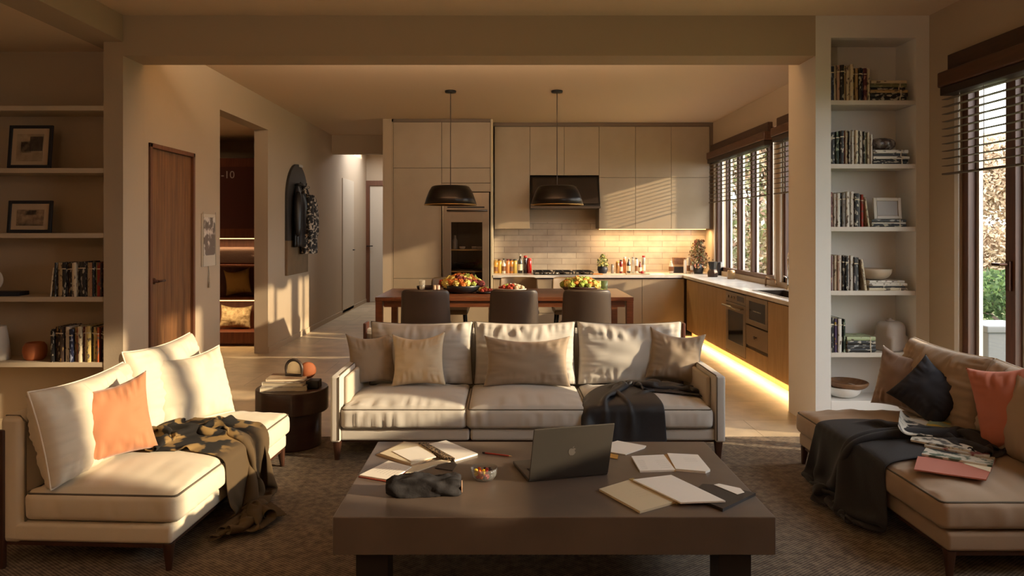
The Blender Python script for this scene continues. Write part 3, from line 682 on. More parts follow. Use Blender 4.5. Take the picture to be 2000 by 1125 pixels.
# main sofa -------------------------------------------------------
SX0, SX1, SY = -1.07, 1.36, 4.40
so = thing('sofa', 'three seat grey linen sofa facing the camera behind the coffee table', 'sofa', ((SX0+SX1)/2, SY, .0105)); hw = (SX1-SX0)/2
rbox('base', -hw+.055, -.36, .02, .90, .12, .192, .018, LINENG, so)
rbox('base', -.355, hw-.055, .02, .90, .12, .192, .018, LINENG, so)
MB().box(-hw+.04, hw-.04, .05, .90, .105, .12).build('plinth_rail', LEGW, so)
for s in (-1, 1):
    a = -hw if s < 0 else hw-.062
    o = rbox('armrest', a, a+.062, 0, .90, .115, .525, .016, LINENG, so)
    xe = a+.062 if s < 0 else a
    MB().tube([(xe+s*.008, -.001, .13), (xe+s*.008, -.001, .515), (xe+s*.008, .03, .524), (xe+s*.008, .85, .524)], .0035, 6).build('piping', PIPE_D, o, smooth=True)
    o2 = rbox('armrest_pad', a+(.062 if s < 0 else -.03), a+(.092 if s < 0 else 0), .10, .86, .20, .50, .014, mat('arm_pad_linen', 'BFB2A0', .92), so)
rbox('backrest_frame', -hw+.05, hw-.05, .84, .92, .12, .70, .02, LINENG, so)
MB().box(-hw+.045, -hw+.066, .80, .93, .10, .745).box(hw-.066, hw-.045, .80, .93, .10, .745).build('back_post', mat('sofa_frame_wood', '5A3020', .45), so, bevel=.005)
xs = [-hw+.068, -.348, .262+.075, hw-.068]
xs = [XP(664, SY)-so.location.x, XP(911, SY)-so.location.x, XP(1148, SY)-so.location.x, XP(1394, SY)-so.location.x]
for k in range(3):
    seat_cushion(so, xs[k]+.003, xs[k+1]-.003, -.005, .66, .196, .325, LINENG, crown=.055, seed=k+1, wr=2.6)
bx = [(724, 924), (926, 1124), (1127, 1332)]
for k, (a, b) in enumerate(bx):
    X0, X1 = XP(a, 5.08)-so.location.x, XP(b, 5.08)-so.location.x
    o = pillow_mesh('back_cushion', X1-X0, .44, .24, LINENG, seed=k*3+2, pinch=.035, pw=.30, wr=1.5, sag=.025, parent=so, n=56, pipe=PIPE_D)
    o.matrix_local = Matrix.Translation(((X0+X1)/2, .645, .335)) @ Matrix.Rotation(-.13, 4, 'X')
for x_, y_ in ((-hw+.035, .04), (hw-.035, .04), (-hw+.035, .86), (hw-.035, .86)): leg(so, x_, y_, .118, .028, .016, dx=0)
YP = 4.93
place_pillow('taupe square pillow in the left corner of the grey sofa', .34, .36, .15, PTAUPE, (XP(728, YP)+.005, YP-.03, .372), .35, .22, -.02, 3, pinch=.13)
place_pillow('sunlit beige square pillow, second from the left on the grey sofa', .37, .36, .16, PCREAM, (XP(815, YP-.1), YP-.12, .372), -.10, .26, -.06, 5, pinch=.12)
place_pillow('wide taupe lumbar pillow in the middle of the grey sofa', .59, .345, .17, PTAUPE, (XP(1029, YP-.08), YP-.10, .375), -.03, .28, .0, 8, pinch=.10)
place_pillow('taupe pillow leaning in the right corner of the grey sofa', .38, .36, .15, PTAUPE, (XP(1316, YP), YP-.04, .372), -.25, .24, .10, 11, pinch=.13)

# side sofas ------------------------------------------------------
def side_sofa(label, loc, rz, L_, D, lin_m, pipe, seedb, zb=.64):
    t = thing('sofa', label, 'sofa', loc, rz); hl = L_/2
    rbox('base', -hl, hl, .015, D-.06, .112, .190, .016, lin_m, t)
    MB().box(-hl+.012, hl-.012, .03, D-.02, .094, .111).build('plinth_rail', LEGW, t)
    rbox('backrest_frame', -hl, hl, D-.10, D, .10, zb, .03, lin_m, t, 4)
    MB().tube([(-hl+.02, D-.105, .11), (-hl+.02, D-.105, zb-.03), (-hl+.02, D-.08, zb-.004), (-hl+.02, D-.02, zb-.004)], .004, 6).build('piping', PIPE_D, t)
    MB().box(-hl-.012, -hl+.012, D-.03, D+.02, 0.0, zb-.06).box(hl-.012, hl+.012, D-.03, D+.02, 0, zb-.06).build('back_post', LEGW, t, bevel=.004)
    return t
# left sofa: front edge faces +X
LSL, LSD = 1.36, .76
ls = side_sofa('cream linen two seat sofa at the left in full sunlight', (-1.335, 3.655, .0105), PI/2-.05, LSL, LSD, LINEN, PIPE_L, 1)
seat_cushion(ls, -LSL/2+.005, LSL/2-.005, -.008, LSD-.105, .194, .318, LINEN, crown=.055, seed=11, wr=2.4)
for k, (a, b, hh) in enumerate(((-LSL/2-.01, -.005, .42), (.005, LSL/2+.04, .47))):
    o = pillow_mesh('back_cushion', b-a, hh, .22, LINEN, seed=k*5+31, pinch=.045, pw=.30, wr=1.5, sag=.03, parent=ls, n=56, pipe=PIPE_L)
    o.matrix_local = Matrix.Translation(((a+b)/2, LSD-.235, .335)) @ Matrix.Rotation(-.24, 4, 'X')
for x_, y_, dx in ((-LSL/2+.03, .04, -.01), (LSL/2-.03, .04, .01), (LSL/2-.03, LSD-.1, .01)): leg(ls, x_, y_, .112, .024, .012, dx=dx, dy=-.006)
place_pillow('large cream pillow leaning at the far end of the left sofa', .50, .40, .18, LINEN, (-1.70, 4.00, .365), PI/2-.45, .32, .0, 15, pipe=PIPE_L, pinch=.06)
place_pillow('orange square pillow propped at the near end of the left sofa', .37, .37, .16, PORANGE, (-1.79, 3.27, .362), PI/2-.85, .20, -.10, 21, pinch=.10)
# right sofa: front edge faces -X
RSL, RSD = 1.47, .90
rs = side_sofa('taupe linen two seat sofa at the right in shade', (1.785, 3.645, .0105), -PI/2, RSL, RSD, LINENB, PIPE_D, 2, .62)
seat_cushion(rs, -RSL/2+.005, RSL/2-.005, -.008, RSD-.105, .194, .318, LINENB, crown=.055, seed=17, wr=2.6)
for k, (a, b) in enumerate(((-RSL/2, -.01), (.0, RSL/2))):
    o = pillow_mesh('back_cushion', b-a, .44, .25, LINENB, seed=k*5+41, pinch=.035, pw=.30, wr=1.5, sag=.025, parent=rs, n=56, pipe=PIPE_L)
    o.matrix_local = Matrix.Translation(((a+b)/2, RSD-.27, .335)) @ Matrix.Rotation(-.20, 4, 'X')
for x_, y_, dx in ((-RSL/2+.03, .04, -.01), (RSL/2-.03, .04, .01), (-RSL/2+.03, RSD-.1, -.01)): leg(rs, x_, y_, .112, .024, .012, dx=dx, dy=-.006)
place_pillow('brown velvet pillow at the far end of the right sofa', .34, .36, .15, PBROWN, (2.30, 4.17, .370), -PI/2+.55, .26, .06, 23, pinch=.12)
place_pillow('small charcoal pillow resting on one corner on the right sofa', .31, .31, .15, PNAVY, (2.24, 3.78, .375), -PI/2+.95, .55, .62, 26, pinch=.10)
place_pillow('peach pillow cut by the right edge on the right sofa', .40, .40, .16, PPEACH, (2.37, 3.34, .370), -PI/2+.55, .24, -.30, 28, pinch=.08)

# rug
o = MB().box(-2.9, 2.85, 1.2, 4.94, .0005, .010).build('area_rug', RUG, bevel=.003); tag(o, 'brown flat woven area rug under the sofas and coffee table', 'rug')

# ------------------------------------------------------------ kitchen
YF = 9.76; K1Y = 10.1
def doorp(parent, x0, x1, z0, z1, y, m=CAB, name='door', axis='x'):
    g = .0025
    b = MB()
    if axis == 'x': b.box(x0+g, x1-g, y, y+.019, z0+g, z1-g)
    else: b.box(y, y+.019, x0+g, x1-g, z0+g, z1-g)
    return b.build(name, m, parent, bevel=.0012)
# tall larder column
xa, xb, xc = XP(768, YF), XP(862.5, YF), XP(958, YF)
t = thing('tall_cabinet', 'tall taupe larder cabinet left of the glass fronted fridge', 'cabinet', (xa, YF, 0))
MB().box(0, xb-xa-.001, .02, .72, .06, 2.93).build('carcass', DARKGAP, t)
MB().box(-.022, -.001, 0, .72, 0, 2.945).build('side_panel', CAB, t)
for z0, z1 in ((2.28, 2.905), (.775, 2.28), (.06, .775)): doorp(t, 0, xb-xa, z0, z1, 0)
MB().box(-.02, xb-xa-.001, .0, .03, 2.907, 2.948).build('top_filler', mat('filler_brown', '6A5846', .5), t)
t = thing('tall_cabinet', 'taupe cabinet housing built around the glass fronted fridge', 'cabinet', (xb, YF, 0)); W2 = xc-xb
MB().box(0.001, W2, .02, .72, 2.0, 2.93).box(0.001, .02, .02, .72, .06, 2.0).box(W2-.02, W2, .02, .72, .06, 2.0).box(.02, W2-.02, .02, .70, .06, .36).build('carcass', DARKGAP, t)
doorp(t, 0, W2, 2.28, 2.905, 0); doorp(t, 0, W2, 2.075, 2.28, 0); doorp(t, 0, W2, .06, .40, 0, name='drawer')
MB().box(0.001, W2, .0, .019, 1.958, 2.072).build('fascia', CAB, t, bevel=.001)
MB().box(0, W2+.012, .0, .03, 2.907, 2.948).build('top_filler', MATS['filler_brown'], t)
MB().box(W2+.002, W2+.032, -.01, .72, 0, 2.945).build('side_panel', mat('end_panel_cream', 'C8B898', .5), t, bevel=.002)
# fridge
fx0, fx1 = XP(866, YF)-xb, XP(955, YF)-xb
f = thing('display_fridge', 'built in steel fridge with a glass door showing dishes inside', 'refrigerator', (xb, YF, 0))
MB().box(fx0, fx1, .55, .56, .42, 1.93).box(fx0, fx0+.015, .03, .56, .42, 1.93).box(fx1-.015, fx1, .03, .56, .42, 1.93).box(fx0, fx1, .03, .56, .42, .44).box(fx0, fx1, .03, .56, 1.91, 1.93).build('body', mat('fridge_inner', '5A4E44', .5), f)
gx0, gx1, gz1, gz0 = XP(881, YF)-xb, XP(942, YF)-xb, ZP(434, YF), .50
fm = mat('fridge_steel', '8A7A68', .35, metal=.6)
MB().box(fx0, gx0, -.01, .02, .42, 1.945).box(gx1, fx1, -.01, .02, .42, 1.945).box(gx0, gx1, -.01, .02, gz1, 1.945).box(gx0, gx1, -.01, .02, .42, gz0).build('door_frame', fm, f, bevel=.002)
MB().box(gx0, gx1, .002, .008, gz0, gz1).build('door_glass', FGLASS, f)
MB().box(gx0-.05, gx1+.03, -.013, -.009, 1.735, 1.755).build('vent_slot', BLACKM, f)
MB().tube([(fx0+.05, -.05, 1.70), (fx1-.02, -.05, 1.70)], .010, 10).tube([(fx0+.08, -.05, 1.70), (fx0+.08, -.008, 1.70)], .007).tube([(fx1-.05, -.05, 1.70), (fx1-.05, -.008, 1.70)], .007).build('handle', STEELD, f, smooth=True)
MB().box(fx0-.012, fx0-.002, -.022, .02, .42, 1.78).build('edge_trim', CHROME, f)
shz = [ZP(487, YF+.1), ZP(529, YF+.1)]
for z in shz: MB().box(fx0+.016, fx1-.016, .03, .54, z-.014, z).build('shelf', mat('fridge_shelf', 'A88858', .4), f, bevel=.001)
def fo(px, z): return (XP(px, YF+.14), YF+.14, z+.001)
solid_lathe('bottle', [(0, 0), (.034, 0), (.036, .02), (.036, .12), (.018, .15), (.014, .19), (0, .19)], mat('frost_glass', '8C8884', .3), 'pale tall bottle on the upper shelf in the fridge', 'bottle', fo(888.5, shz[0]))
for px, w in ((903, 'left'), (926, 'middle'), (936, 'right')):
    solid_lathe('white_bowl', bowlprof(.036 if px != 903 else .042, .035, .02), CERAW, 'small white bowl on the upper fridge shelf, %s one' % w, 'bowl', fo(px, shz[0]))
solid_lathe('serving_bowl', bowlprof(.17, .09, .04), BLACKM, 'wide black serving bowl on the lower fridge shelf', 'bowl', (XP(911, YF+.25), YF+.25, shz[1]+.012))
solid_lathe('serving_plate', bowlprof(.19, .012, .1), mat('plate_bronze', '8C7A66', .4), 'bronze plate under the black serving bowl in the fridge', 'plate', (XP(911, YF+.25), YF+.25, shz[1]+.001))
# wall cabinets
CX_ = [XP(v, K1Y) for v in (966, 1035, 1102, 1170, 1241, 1311, 1386)]
nm_ = ['tall taupe wall cabinet beside the range hood, left side', 'short wall cabinet above the left half of the range hood', 'short wall cabinet above the right half of the range hood',
       'two door wall cabinet just right of the range hood', 'two door wall cabinet between its two neighbours right of the hood', 'two door wall cabinet nearest the kitchen window']
ZT, ZM, ZBt, ZH = 2.894, 2.173, 1.452, 2.205
for i in range(6):
    x0, x1 = CX_[i], CX_[i+1]; zb = ZH if i in (1, 2) else ZBt
    t = thing('wall_cabinet', nm_[i], 'cabinet', (x0, K1Y, zb), 0, 'wall cabinets'); w = x1-x0; h = ZT-zb
    MB().box(.001, w-.001, .02, .38, .003, h).build('carcass', mat('carcass_taupe', '6E604E', .6), t)
    if i < 3: doorp(t, 0, w, 0, h, 0)
    else: doorp(t, 0, w, 0, ZM-zb, 0); doorp(t, 0, w, ZM-zb, h, 0)
struct('trim_cornice', MB().box(CX_[0]-.03, XKR, K1Y-.005, K1Y+.03, ZT+.002, 2.948).box(CX_[6]+.002, XKR, K1Y-.004, K1Y+.03, ZBt, ZT+.002), MATS['filler_brown'])
t = thing('led_strip', 'glowing warm light strip under the wall cabinets right of the hood', 'light strip', (CX_[3], K1Y+.12, ZBt-.011))
MB().box(.02, CX_[6]-CX_[3]-.02, 0, .03, 0, .009).build('diffuser', mat('led_warm', 'FFC070', .5), t)
def arealight(name, loc, rot, sx, sy, e, col=(1, .66, .32)):
    l = bpy.data.lights.new(name, 'AREA'); l.shape = 'RECTANGLE'; l.size = sx; l.size_y = sy; l.energy = e; l.color = col
    o = bpy.data.objects.new(name, l); C.objects.link(o); o.location = loc; o.rotation_euler = rot; return o
arealight('led_strip_light', ((CX_[3]+CX_[6])/2, K1Y+.135, ZBt-.013), (0, 0, 0), CX_[6]-CX_[3]-.04, .03, 13)
# range hood
hx0, hx1 = CX_[1]+.004, CX_[3]-.004
t = thing('range_hood', 'slanted black glass range hood above the cooktop', 'range hood', (hx0, 0, 0)); w = hx1-hx0
Mx = Matrix(((0, 0, 1, 0), (1, 0, 0, 0), (0, 1, 0, 0), (0, 0, 0, 1)))
MB().prism([(10.48, 2.2), (10.13, 2.2), (9.93, 1.80), (9.93, 1.765), (10.48, 1.765)], .0, w, M=Mx).build('canopy', mat('hood_body', '241E1A', .3, metal=.4), t, bevel=.003)
MB().prism([(10.12, 2.16), (10.108, 2.165), (9.915, 1.80), (9.925, 1.80)], .03, w-.03, M=Mx).build('glass_front', mat('hood_glass', '3A302A', .12, metal=.3), t)
MB().box(-.002, w+.002, 9.905, 9.93, 1.735, 1.765).box(0, w, 9.93, 10.48, 1.735, 1.764).build('bottom_lip', STEELD, t, bevel=.002)
# base cabinets, back run
ZW = .785
BX = [XP(v, 9.78) for v in (963, 1035, 1110, 1180, 1254, 1338)]
BX[0] = xc+.036; BX[-1] = 2.455
bn = ['left of the cooktop, beside the tall unit', 'under the left end of the cooktop', 'under the right end of the cooktop', 'right of the cooktop', 'in the inner corner']
for i in range(5):
    t = thing('base_cabinet', 'taupe base cabinet on the back wall, %s' % bn[i], 'cabinet', (BX[i], 9.78, 0), 0, 'back wall base cabinets'); w = BX[i+1]-BX[i]
    MB().box(.001, w-.001, .02, .70, .07, ZW-.02).build('carcass', MATS['carcass_taupe'], t)
    MB().box(.001, w-.001, .06, .075, 0, .07).build('toe_kick', DARKGAP, t)
    if i in (1, 2):
        for k in range(3): doorp(t, 0, w, .065+.235*k, .065+.235*(k+1), 0, name='drawer')
    else: doorp(t, 0, w, .065, .77, 0)
# base cabinets, window run (doors face -x at x = DX)
DX = 2.46
YS = [9.67, 9.11, 8.72, 8.34, 7.95, 7.30, 6.69, 6.20, 5.68]
lab = ['nearest the inner corner', 'second from the inner corner', 'third from the inner corner', 'directly left of the oven', 'housing the steel oven', 'housing the microwave above a drawer', 'right of the microwave', 'half hidden behind the pillar']
for i in range(8):
    y1, y0 = YS[i], YS[i+1]
    t = thing('base_cabinet', 'oak toned base cabinet on the window side, %s' % lab[i], 'cabinet', (DX, y0, 0), 0, 'window side base cabinets'); L_ = y1-y0
    if i == 4: MB().box(.02, .46, .001, .02, .08, ZW-.02).box(.02, .46, L_-.02, L_-.001, .08, ZW-.02).box(.02, .46, .02, L_-.02, .08, .12).build('carcass', MATS['carcass_taupe'], t)
    elif i == 5: MB().box(.02, .46, .001, .02, .08, .58).box(.02, .46, L_-.02, L_-.001, .08, .58).box(.02, .46, .02, L_-.02, .08, .47).build('carcass', MATS['carcass_taupe'], t)
    elif i in (6, 7): MB().box(.02, .46, .001, L_-.001, .08, .58).build('carcass', MATS['carcass_taupe'], t)
    else: MB().box(.02, .46, .001, L_-.001, .08, ZW-.02).build('carcass', MATS['carcass_taupe'], t)
    if i == 4: doorp(t, 0, L_, .085, .122, 0, CABW, 'drawer', 'y')
    elif i == 5:
        doorp(t, 0, L_, .085, .245, 0, CABW, 'door', 'y')
        dr = doorp(t, 0, L_, .275, .475, 0, mat('drawer_bronze', '7A6650', .4), 'drawer', 'y')
        MB().lathe([(0, 0), (.016, 0), (.018, .01), (.008, .018), (.008, .03), (0, .03)][::-1], 14, M=Matrix.Translation((-.03, L_/2, .38)) @ Matrix.Rotation(PI/2, 4, 'Y')).build('knob', STEELD, dr, smooth=True)
    else: doorp(t, 0, L_, .085, .77, 0, CABW, 'door', 'y')
    MB().box(.07, .085, .001, L_-.001, 0, .08).build('toe_kick', mat('kick_oak', 'A88A60', .5), t)
t = thing('led_strip', 'glowing warm light strip under the window side base cabinets', 'light strip', (DX+.045, 5.7, .0725))
MB().box(0, .02, 0, 3.95, 0, .007).build('diffuser', MATS['led_warm'], t)
arealight('toe_kick_light', (DX+.03, 7.68, .072), (0, 0.35, 0), .02, 3.95, 14, (1, .64, .28))
# oven
y0, y1 = YS[5], YS[4]; L_ = y1-y0
t = thing('oven', 'built in steel oven with a dark glass door under the worktop', 'oven', (DX, y0, .125))
MB().box(.012, .44, .022, L_-.022, 0, .64).build('body', STEELD, t)
MB().box(-.004, .012, .004, L_-.004, .535, .64).build('control_panel', mat('oven_steel', '8A7A68', .35, metal=.6), t, bevel=.002)
MB().box(-.006, -.004, .05, .26, .56, .615).build('display', BLACKG, t)
for k in range(3): MB().lathe([(0, 0), (.014, 0), (.014, .014), (0, .014)], 12, M=Matrix.Translation((-.005, .36+.09*k, .587)) @ Matrix.Rotation(-PI/2, 4, 'Y')).build('control_knob', STEEL, t, smooth=True)
dd = MB().box(-.004, .012, .004, L_-.004, .0, .11).box(-.004, .012, .004, L_-.004, .44, .525).box(-.004, .012, .004, .08, .11, .44).box(-.004, .012, L_-.08, L_-.004, .11, .44).build('oven_door', MATS['oven_steel'], t, bevel=.002)
MB().box(.0, .010, .08, L_-.08, .11, .44).build('door_glass', BLACKG, dd)
MB().tube([(-.05, .02, .49), (-.05, L_-.02, .49)], .011, 10).tube([(-.05, .07, .49), (0, .07, .49)], .008).tube([(-.05, L_-.07, .49), (0, L_-.07, .49)], .008).build('handle', STEEL, dd, smooth=True)
y0, y1 = YS[6], YS[5]; L_ = y1-y0
t = thing('microwave', 'built in microwave with a black glass front beside the oven', 'microwave', (DX, y0, .49))
MB().box(.012, .07, .022, L_-.022, 0.0, .27).build('body', STEELD, t)
MB().box(-.004, .012, .004, L_-.004, 0, .05).box(-.004, .012, .004, L_-.004, .235, .28).box(-.004, .012, .004, .06, .05, .235).box(-.004, .012, L_-.1, L_-.004, .05, .235).build('frame', MATS['oven_steel'], t, bevel=.002)
gl = MB().box(0, .010, .06, L_-.1, .05, .235).build('door_glass', BLACKG, t)
mk = MB()
for k in range(8): mk.box(-.0015, 0, .40-.028*k-(.016 if k % 3 else .01), .40-.028*k, .138, .148)
mk.build('display_marks', mat('display_white', 'B8B4B0', .5), gl)
# worktop (one continuous slab in an L) with the sink cut out
sy0, sy1, sx0, sx1 = 6.30, 7.27, 2.54, 2.83
wt = MB().box(xc+.034, XKR-.001, 9.745, YKB-.016, ZW, .82)
for b in ((2.43, XKR-.001, sy1, 9.745), (2.43, XKR-.001, 5.67, sy0), (2.43, sx0, sy0, sy1), (sx1, XKR-.001, sy0, sy1)): wt.box(*b, ZW, .82)
o = wt.build('worktop', COUNTER, weld=True); tag(o, 'pale stone worktop running round the kitchen corner', 'worktop')
t = thing('kitchen_sink', 'steel sink sunk into the worktop below the near window', 'sink', (sx0, sy0, .82)); a, b = sx1-sx0, sy1-sy0
MB().box(0, a, 0, b, -.20, -.195).box(0, .006, 0, b, -.195, .001).box(a-.006, a, 0, b, -.195, .001).box(0, a, 0, .006, -.195, .001).box(0, a, b-.006, b, -.195, .001).box(0, a, b*.5-.01, b*.5+.01, -.195, -.03).build('basin', STEELD, t)
MB().box(-.02, .006, -.02, b+.02, .0005, .005).box(a-.006, a+.02, -.02, b+.02, .0005, .005).box(.006, a-.006, -.02, .006, .0005, .005).box(.006, a-.006, b-.006, b+.02, .0005, .005).build('rim', STEEL, t)
t = thing('faucet', 'tall chrome gooseneck faucet behind the sink', 'faucet', (2.885, 7.28, .82))
MB().lathe([(0, 0), (.024, 0), (.024, .012), (.014, .02), (.014, .05), (0, .05)], 16).build('faucet_base', CHROME, t, smooth=True)
MB().tube([(0, 0, .03), (0, 0, .32)]+[(-.0, -.07+.07*math.cos(a), .32+.07*math.sin(a)) for a in [PI*k/10 for k in range(11)]]+[(0, -.14, .27)], .012, 10).build('spout', CHROME, t, smooth=True)
MB().tube([(0, .0, .12), (-.05, .0, .15)], .006).build('lever', CHROME, t, smooth=True)
t = thing('faucet', 'low bronze swing faucet lying along the window sill', 'faucet', (2.88, 7.9, .82))
MB().tube([(0, 0, 0), (0, 0, .07), (0, -.03, .10), (0, -.28, .08), (0, -.30, .03)], .011, 8).build('spout', mat('faucet_bronze', '8A6A4C', .3, metal=.7), t, smooth=True)
# cooktop
ckx0, ckx1 = XP(1040, 10.1), XP(1158, 10.1)
t = thing('cooktop', 'black gas cooktop with cast grates under the hood', 'cooktop', (ckx0, 9.86, .82)); w = ckx1-ckx0
MB().box(0, w, 0, .5, .0005, .008).build('plate', BLACKG, t, bevel=.002)
for k in range(3):
    cx_ = w*(k+.5)/3; g_ = MB()
    for dx in (-.11, 0, .11): g_.box(cx_+dx-.006, cx_+dx+.006, .04, .46, .030, .042)
    for dy in (.06, .25, .44): g_.box(cx_-.125, cx_+.125, dy-.006, dy+.006, .030, .042)
    for dx in (-.12, .12):
        for dy in (.05, .45): g_.box(cx_+dx-.006, cx_+dx+.006, dy-.006, dy+.006, .008, .032)
    g_.build('grate', BLACKM, t)
    for dy in (.15, .36): MB().lathe([(.045, .008), (.045, .016), (.03, .024), (0, .024)], 16, c=(cx_, dy, 0)).build('burner', STEELD, t, smooth=True)
for k in range(5): MB().lathe([(.018, .008), (.016, .028), (0, .028)], 12, c=(.12+k*.05, .02, 0)).build('control_knob', STEEL, t, smooth=True)

# things on the worktop --------------------------------------------
def bottle(px, Y, h, r, col, cap, label, group, shape=0, glassy=True):
    X = XP(px, Y)
    t = thing('bottle', label, 'bottle', (X, Y, .8205), 0, group)
    cm = mat('glass_'+col, col, .15, coat=.5, spec=.6)
    if shape == 0: pr = [(0, 0), (r, 0), (r, h*.62), (r*.4, h*.78), (r*.36, h*.92), (0, h*.92)]
    elif shape == 1: pr = [(0, 0), (r, 0), (r, h*.86), (r*.8, h*.9), (0, h*.9)]
    else: pr = [(0, 0), (r*.8, 0), (r, h*.2), (r, h*.5), (r*.45, h*.75), (r*.4, h*.9), (0, h*.9)]
    MB().lathe(pr, 14).build('bottle_body', cm, t, smooth=True)
    rr = r*.42 if shape != 1 else r*.85
    MB().lathe([(0, h*.9), (rr, h*.9), (rr, h), (0, h)], 12).build('cap', mat('cap_'+cap, cap, .5), t)
    if shape != 1 or px % 2: MB().lathe([(r*1.02, h*.15), (r*1.02, h*.48)], 14).build('bottle_label', mat('label_'+('cream' if int(col[:2], 16) < 160 else 'brown'), 'D8C8A8' if int(col[:2], 16) < 160 else '7A5030', .7), t)
    return t
GB = 'bottles at the left end of the worktop'
for px, h, r, c, cp, lb, sh in ((969, .19, .030, 'C89A40', 'B89858', 'amber oil bottle at the left end of the worktop', 1), (976, .20, .030, 'D8A848', '6A4A30', 'golden oil bottle second from the fridge panel', 1),
        (984, .21, .032, 'E4DAC8', '2A2A26', 'white bottle with a dark stopper near the fridge panel', 0), (992, .20, .031, 'D08850', '7A2A20', 'peach coloured jar with a dark red lid', 1),
        (999, .20, .030, 'C88030', '5A4030', 'deep orange bottle between the jars left of the cooktop', 1), (1006, .20, .032, 'C8A850', '3A3A2A', 'yellow bottle with an olive stopper', 1),
        (1016, .27, .034, '1E1C1A', 'C8C0B0', 'black bottle with a pale neck left of the cooktop', 0), (1026, .25, .030, '2E1A18', 'C02818', 'dark bottle with a bright red cap', 1), (1034, .215, .032, 'A82018', 'B82A20', 'red bottle nearest the cooktop', 1)):
    bottle(px, 10.22, h, r, c, cp, lb, GB, sh)
GC = 'bottles and jars right of the cooktop'
for px, Y, h, r, c, cp, lb, sh in ((1196, 10.2, .13, .02, '8A8078', '6A625A', 'small grey shaker beside the potted flowers', 1), (1206, 10.2, .17, .026, '8A5A28', 'C8A050', 'brown jar at the left of the spice group', 1), (1213, 10.2, .19, .022, '7A1E18', '2A1A18', 'dark red spice bottle', 1),
        (1220, 10.25, .23, .024, 'C8743C', 'D8D0C4', 'tall orange bottle with a white cap', 1), (1228, 10.2, .22, .026, '1E2028', 'B8B4B0', 'black bottle with a grey cap in the spice group', 0), (1236, 10.22, .23, .022, 'C8C4B8', '8A8680', 'clear pale bottle in the middle of the spice group', 1),
        (1243, 10.2, .22, .020, 'D8D0C4', '5A5A58', 'thin white bottle in the spice group', 1), (1250, 10.2, .18, .024, '6A1C1C', '8A8680', 'maroon bottle near the right of the spice group', 2), (1257, 10.22, .25, .026, '9A9488', 'B02820', 'grey bottle with a red cap ending the spice group', 1)):
    bottle(px, Y, h, r, c, cp, lb, GC, sh)
GD = 'jars in the worktop corner'
for px, Y, h, r, c, cp, lb, sh in ((1311, 10.2, .20, .036, 'CFC4B4', 'B8A890', 'cream bottle left of the wooden box in the corner', 2), (1338, 10.1, .20, .022, 'D8D0C4', 'C8BEB0', 'slim white canister beside the dried bouquet', 1), (1345, 10.16, .235, .026, 'CFC6BA', 'C8BEB0', 'taller white canister beside the dried bouquet', 1), (1351, 10.06, .12, .022, 'BDB4A8', 'A8A098', 'short white canister in front of the dried bouquet', 1)):
    bottle(px, Y, h, r, c, cp, lb, GD, sh)
t = thing('wooden_crate', 'small dark wooden crate in the worktop corner', 'crate', (XP(1326, 10.3), 10.3, .8205))
MB().box(-.075, .075, -.05, .05, 0, .09).build('crate_box', mat('crate_dark', '26222A', .6), t, bevel=.003)
MB().box(-.085, .085, -.055, .055, .12, .22).build('crate_top', mat('crate_brown', '6A4430', .6, col2='8A6444', cscale=20), t, bevel=.003)
MB().box(-.07, .07, -.045, .045, .09, .12).build('crate_middle', mat('crate_tan', 'B09878', .7), t)
t = thing('coffee_maker', 'black stovetop coffee maker on the worktop near the window', 'coffee maker', (XP(1392, 9.4), 9.4, .8205))
MB().lathe([(0, 0), (.065, 0), (.07, .06), (.05, .10), (0, .10)], 8).build('base', mat('maker_brown', '3A2A24', .35, metal=.3), t, bevel=.002)
MB().lathe([(.045, .10), (.06, .20), (0, .205), (0, .215), (.01, .22), (0, .23)], 8).build('pot', BLACKM, t)
MB().tube([(.055, 0, .19), (.10, 0, .19), (.10, 0, .11)], .008).build('handle', BLACKM, t)
solid_lathe('dark_jar', [(0, 0), (.04, 0), (.042, .15), (.034, .16), (.034, .18), (0, .18)], mat('jar_navy', '20202C', .4), 'dark navy jar behind the stovetop coffee maker', 'jar', (XP(1405, 9.75), 9.75, .8205))
solid_lathe('glass_jar', [(0, 0), (.045, 0), (.048, .09), (.04, .11), (0, .11)], mat('jar_amber', '9A7A50', .3, coat=.5), 'amber jar on the worktop in front of the window frame', 'jar', (XP(1428, 9.0), 9.0, .8205))
def plant(name, label, loc, potprof, potm, n, w, h, z0, size, mats, seed, cone=False):
    t = thing(name, label, 'plant', loc); MB().lathe(potprof, 20).build('pot', potm, t, smooth=True)
    rnd = np.random.RandomState(seed); st = MB(); lf = MB()
    for k in range(26):
        a = rnd.rand()*6.28; r = w*rnd.rand()**.5; zz = z0+h*(.35+.65*rnd.rand())
        if cone: r *= 1-.75*(zz-z0)/h
        st.tube([(0, 0, z0*.6), (r*.4*math.cos(a), r*.4*math.sin(a), (z0+zz)/2), (r*math.cos(a), r*math.sin(a), zz)], .0018, 4)
    for k in range(n):
        a = rnd.rand()*6.28; u = rnd.rand(); zz = z0+h*u; r = w*(.35+.65*rnd.rand())*((1-.6*u)*(1+.25*math.sin(a*3+u*9)) if cone else math.sin(PI*(.25+.72*u)))
        q = Vector((r*math.cos(a), r*math.sin(a), zz)); A = Vector(rnd.normal(size=3)).normalized(); B_ = A.cross(Vector(rnd.normal(size=3))).normalized(); s_ = size*(.6+.8*rnd.rand())
        lf.add([q-A*s_, q-B_*s_*.6, q+A*s_, q+B_*s_*.6], [(0, 1, 2, 3)], rnd.randint(len(mats)))
    st.build('stems', GREENL, t); lf.build('flowers', mats, t); return t
